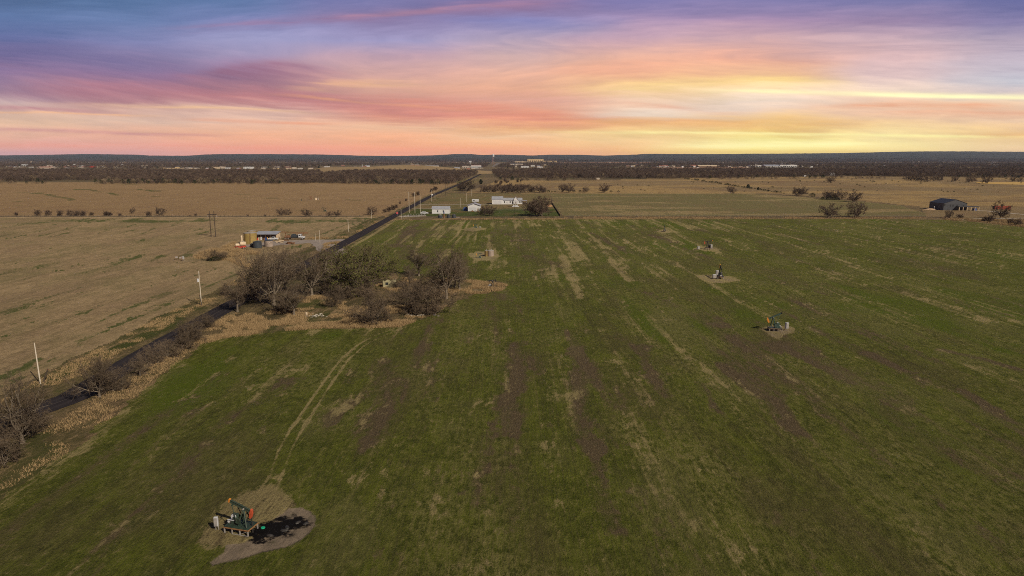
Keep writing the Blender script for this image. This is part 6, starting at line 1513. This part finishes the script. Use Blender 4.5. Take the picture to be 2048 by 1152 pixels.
# ------------------------------------------------------------------ scatter of the woods
def wood_points():
    rng = np.random.default_rng(77); out = []
    def add(poly, n, s0, s1, kinds, dn=0.0, sd=1):
        x, y, px, py = scatter_px(rng, n, poly, 0)
        keep = np.ones(len(x), bool)
        for c in CLEAR: keep &= ~inpoly(px, py, c)
        keep &= np.abs(x - roadx(y)) > 9 + np.clip(y - 1700, 0, 3500) * .012
        for bx, by, hw, hd in BUILT: keep &= ~((np.abs(x - bx) < hw) & (y > by - hd - np.where(by > 4200, .13 * by, 650)) & (y < by + hd))
        if dn: keep &= fbm(x / 90, y / 160, sd, 3) > dn
        x, y = x[keep], y[keep]; s = rng.uniform(s0, s1, len(x)) * (.85 + .4 * fbm(x / 60, y / 60, 5, 2))
        out.append((np.stack([x, y, np.zeros(len(x))], 1), s, rng.choice(kinds, len(x))))
    LW = [(-900, 366), (60, 366), (230, 365.5), (400, 366.5), (640, 367), (900, 368.8), (925, 366), (955, 352), (975, 344), (640, 346), (400, 344), (-900, 344)]
    RWd = [(985, 345), (1000, 357), (1040, 361), (1100, 362.5), (1200, 362), (1230, 360), (1400, 357), (1500, 355), (1650, 353), (1800, 353.5), (2048, 355), (3200, 358), (3200, 341.5), (1500, 342), (1000, 344)]
    add(LW, 42000, .55, 1.0, [0, 0, 1, 2, 2, 3, 5], .30, 3); add(RWd, 52000, .55, 1.0, [0, 0, 1, 2, 2, 3, 5, 0], .30, 4)
    # brush along the front edges
    add([(-900, 367), (900, 369.5), (900, 366.8), (600, 364.5), (-900, 364)], 2600, .4, .8, [3, 3, 5, 4], .3, 6)
    add([(1000, 363), (1400, 359), (2100, 357), (2100, 354), (1400, 356.5), (1000, 360)], 2200, .4, .8, [3, 3, 5, 4], .4, 6)
    # trees between the houses of the town and beyond
    T1 = [(-900, 338.5), (3200, 338.5), (3200, 328), (-900, 328)]; T2 = [(-900, 328), (3200, 328), (3200, 321.3), (-900, 321.3)]
    add(T1, 70000, .6, 1.0, [0, 1, 2, 2, 5, 4, 0, 1], .47, 7); add(T2, 40000, .9, 1.5, [0, 1, 2, 2, 4, 0, 1, 5], .45, 8)
    n3 = 12000; D3 = rng.uniform(8600, 10200, n3); x3 = D3 * rng.uniform(-.86, .86, n3)
    k3 = fbm(x3 / 500, D3 / 500, 19, 3) > .40; D3, x3 = D3[k3], x3[k3]
    z3 = hill_z(x3, D3); out.append((np.stack([x3, D3, z3], 1), rng.uniform(1.1, 2.0, len(x3)), rng.choice([0, 1, 2, 2, 4, 4], len(x3))))
    P_ = np.concatenate([o[0] for o in out]); S_ = np.concatenate([o[1] for o in out]); K_ = np.concatenate([o[2] for o in out])
    return P_, S_, K_
P_, S_, K_ = wood_points()
woodland('woodland', P_, S_, K_, 'wide brown leafless woods and town trees stretching to the hills')

# ------------------------------------------------------------------ tall dry grass on the verges
def tall_grass():
    rng = np.random.default_rng(9)
    zones = [([(395, 690), (440, 640), (520, 608), (620, 590), (790, 556), (935, 560), (1015, 570), (1000, 582), (945, 589), (905, 606), (850, 636), (800, 654), (740, 656), (640, 657), (540, 664), (450, 677)], 30000, .3, .72),
             ([(0, 985), (150, 895), (262, 800), (330, 742), (400, 690), (440, 640), (300, 728), (185, 800), (60, 880), (0, 905)], 1600, .12, .38),
             ([(0, 842), (80, 795), (270, 690), (400, 615), (500, 560), (500, 545), (390, 600), (250, 670), (60, 770), (0, 800)], 3400, .15, .45),
             ([(375, 520), (405, 505), (450, 493), (470, 485), (480, 500), (520, 505), (500, 540), (455, 520), (410, 522)], 9000, .5, 1.2),
             ([(780, 442), (800, 437), (1130, 437), (1130, 434), (1850, 434.5), (1850, 438), (905, 439.5)], 9000, .3, .7),
             ([(1880, 436), (2048, 441), (2100, 470), (2048, 455), (1960, 444), (1890, 440)], 6000, .4, .9),
             ([(630, 474), (700, 470), (692, 478), (600, 477)], 3000, .4, .9), ([(655, 486), (690, 484), (650, 508), (640, 495)], 3000, .4, .9),
             ([(700, 478), (790, 432), (770, 434), (690, 474)], 3000, .4, .8)]
    A, B_ = [], []
    for poly, n, h0, h1 in zones:
        ys = [p[1] for p in poly]; d0 = at(1024, max(ys))[1]; d1 = at(1024, min(ys))[1]
        xs = [at(*p)[0] for p in poly]
        y = rng.uniform(d0, d1, n * 3); x = rng.uniform(min(xs), max(xs), n * 3); px, py = topix(x, y)
        k = inpoly(px, py, poly) & (np.abs(x - roadx(y)) > 3.6) & (fbm(x / 5, y / 5, 91, 3) > .46) & ~((px > 490) & (px < 930) & (py < 622 - (px - 500) * .03) & (fbm(x / 7, y / 7, 92, 3) < .60))
        for lane_c in ([at(p[0], p[1])[:2] for p in [(692, 480.5), (650, 481.5), (610, 483), (560, 486), (500, 491)]],): k &= distline(x, y, lane_c)[0] > 7
        x, y = x[k][:n], y[k][:n]; A.append(np.stack([x, y], 1)); B_.append(rng.uniform(h0, h1, len(x)))
    XY = np.concatenate(A); Hh = np.concatenate(B_); n = len(XY); per = 8
    c = np.repeat(XY, per, 0) + rng.normal(0, .34, (n * per, 2)); h = np.repeat(Hh, per) * rng.uniform(.5, 1.1, n * per)
    ang = rng.uniform(0, 6.28, n * per); dx, dy = np.cos(ang), np.sin(ang); w = .019 * rng.uniform(.7, 1.6, n * per) * (1 + c[:, 1] / 350)
    ln = rng.normal(0, .5, (n * per, 2)) * h[:, None]
    z0 = np.zeros(n * per)
    V = np.stack([np.stack([c[:, 0] - dx * w, c[:, 1] - dy * w, z0], 1), np.stack([c[:, 0] + dx * w, c[:, 1] + dy * w, z0], 1),
                  np.stack([c[:, 0] + ln[:, 0] + dx * w * .3, c[:, 1] + ln[:, 1] + dy * w * .3, h], 1), np.stack([c[:, 0] + ln[:, 0] - dx * w * .3, c[:, 1] + ln[:, 1] - dy * w * .3, h], 1)], 1).reshape(-1, 3)
    me = mesh_np('tall_grass', V, np.arange(len(V)).reshape(-1, 4), M['tallgrass'])
    o = bpy.data.objects.new('tall_grass', me); COL.objects.link(o); tag(o, 'tall dry straw-coloured grass along the road verges and in the grove', 'grass', kind='stuff')
tall_grass()

# ------------------------------------------------------------------ haze
def haze():
    b = MB().box(-17500, 17500, -300, 20500, -1.6, 0); b.v = [(x, y, z if z < -1 else 215.0) for x, y, z in b.v]
    m = bpy.data.materials.new('haze'); m.use_nodes = True; nt = m.node_tree; nt.nodes.clear()
    out = nt.nodes.new('ShaderNodeOutputMaterial'); pv = nt.nodes.new('ShaderNodeVolumePrincipled')
    pv.inputs['Color'].default_value = (0.55, 0.64, 0.88, 1); pv.inputs['Density'].default_value = 2.2e-5; pv.inputs['Anisotropy'].default_value = 0.0
    nt.links.new(pv.outputs[0], out.inputs['Volume'])
    o = b.build('haze', m); o['kind'] = 'stuff'; o['label'] = 'thin bluish air over the plain'; o['category'] = 'haze'
haze()
# ------------------------------------------------------------------ repeats: say which one, counted along their row
def nth(k): return str(k) + ('th' if 10 <= k % 100 <= 20 else {1: 'st', 2: 'nd', 3: 'rd'}.get(k % 10, 'th'))
ROWS = {'bushes along the hedge between the left fields': 'small leafless bush, {n} from the left in the hedge between the left fields',
 'roadside shrubs beyond the junction': 'leafless shrub, {n} from the left of the left-hand roadside shrubs beyond the junction',
 'row of trees behind the long white house': 'bare tree, {n} from the left in the row behind the long white house',
 'low bushes along the far fence': 'low dark bush, {n} from the left along the fence behind the long house',
 'undergrowth below the three bare trees': 'dark undergrowth clump, {n} from the left below the three bare trees',
 'trees before the far right wood': 'bare tree, {n} from the left in the loose group before the far right wood',
 'bushes in the slanting prairie fence line': 'small dark bush, {n} from the left in the slanting prairie fence line',
 'bushes scattered on the prairie': 'small dark bush, {n} from the left of those scattered on the prairie',
 'two dark bushes above the barn': 'dark bush above the charcoal barn, {n} from the left',
 'scrub on the rough ground beyond the houses': 'brown scrub bush, {n} from the left on the rough ground beyond the houses',
 'oily clods on the stain': 'black oily clod, {n} from the left on the stained ground',
 'clutter before the open shed': 'small {c}, {n} from the left in the clutter before the open shed',
 'pipe fittings on the gravel pad': 'grey pipe fitting, {n} from the left on the pale gravel pad',
 'far buildings among the trees of the town': 'small {l} building, {n} from the left among the far town trees',
 'buildings in the front streets of the town': 'low {l} building, {n} from the left in the front streets of the town'}
for g_, tpl in ROWS.items():
    row = sorted([o for o in scn.objects if o.parent is None and o.get('group') == g_], key=lambda o: topix(o.location.x, max(o.location.y, 1))[0])
    for k, o in enumerate(row): o['label'] = tpl.format(n=nth(k + 1) if k else 'first', c=o.get('category', ''), l=o.get('_look', 'pale'))
for o in scn.objects:
    if '_look' in o: del o['_look']
print('objects', len(scn.objects))
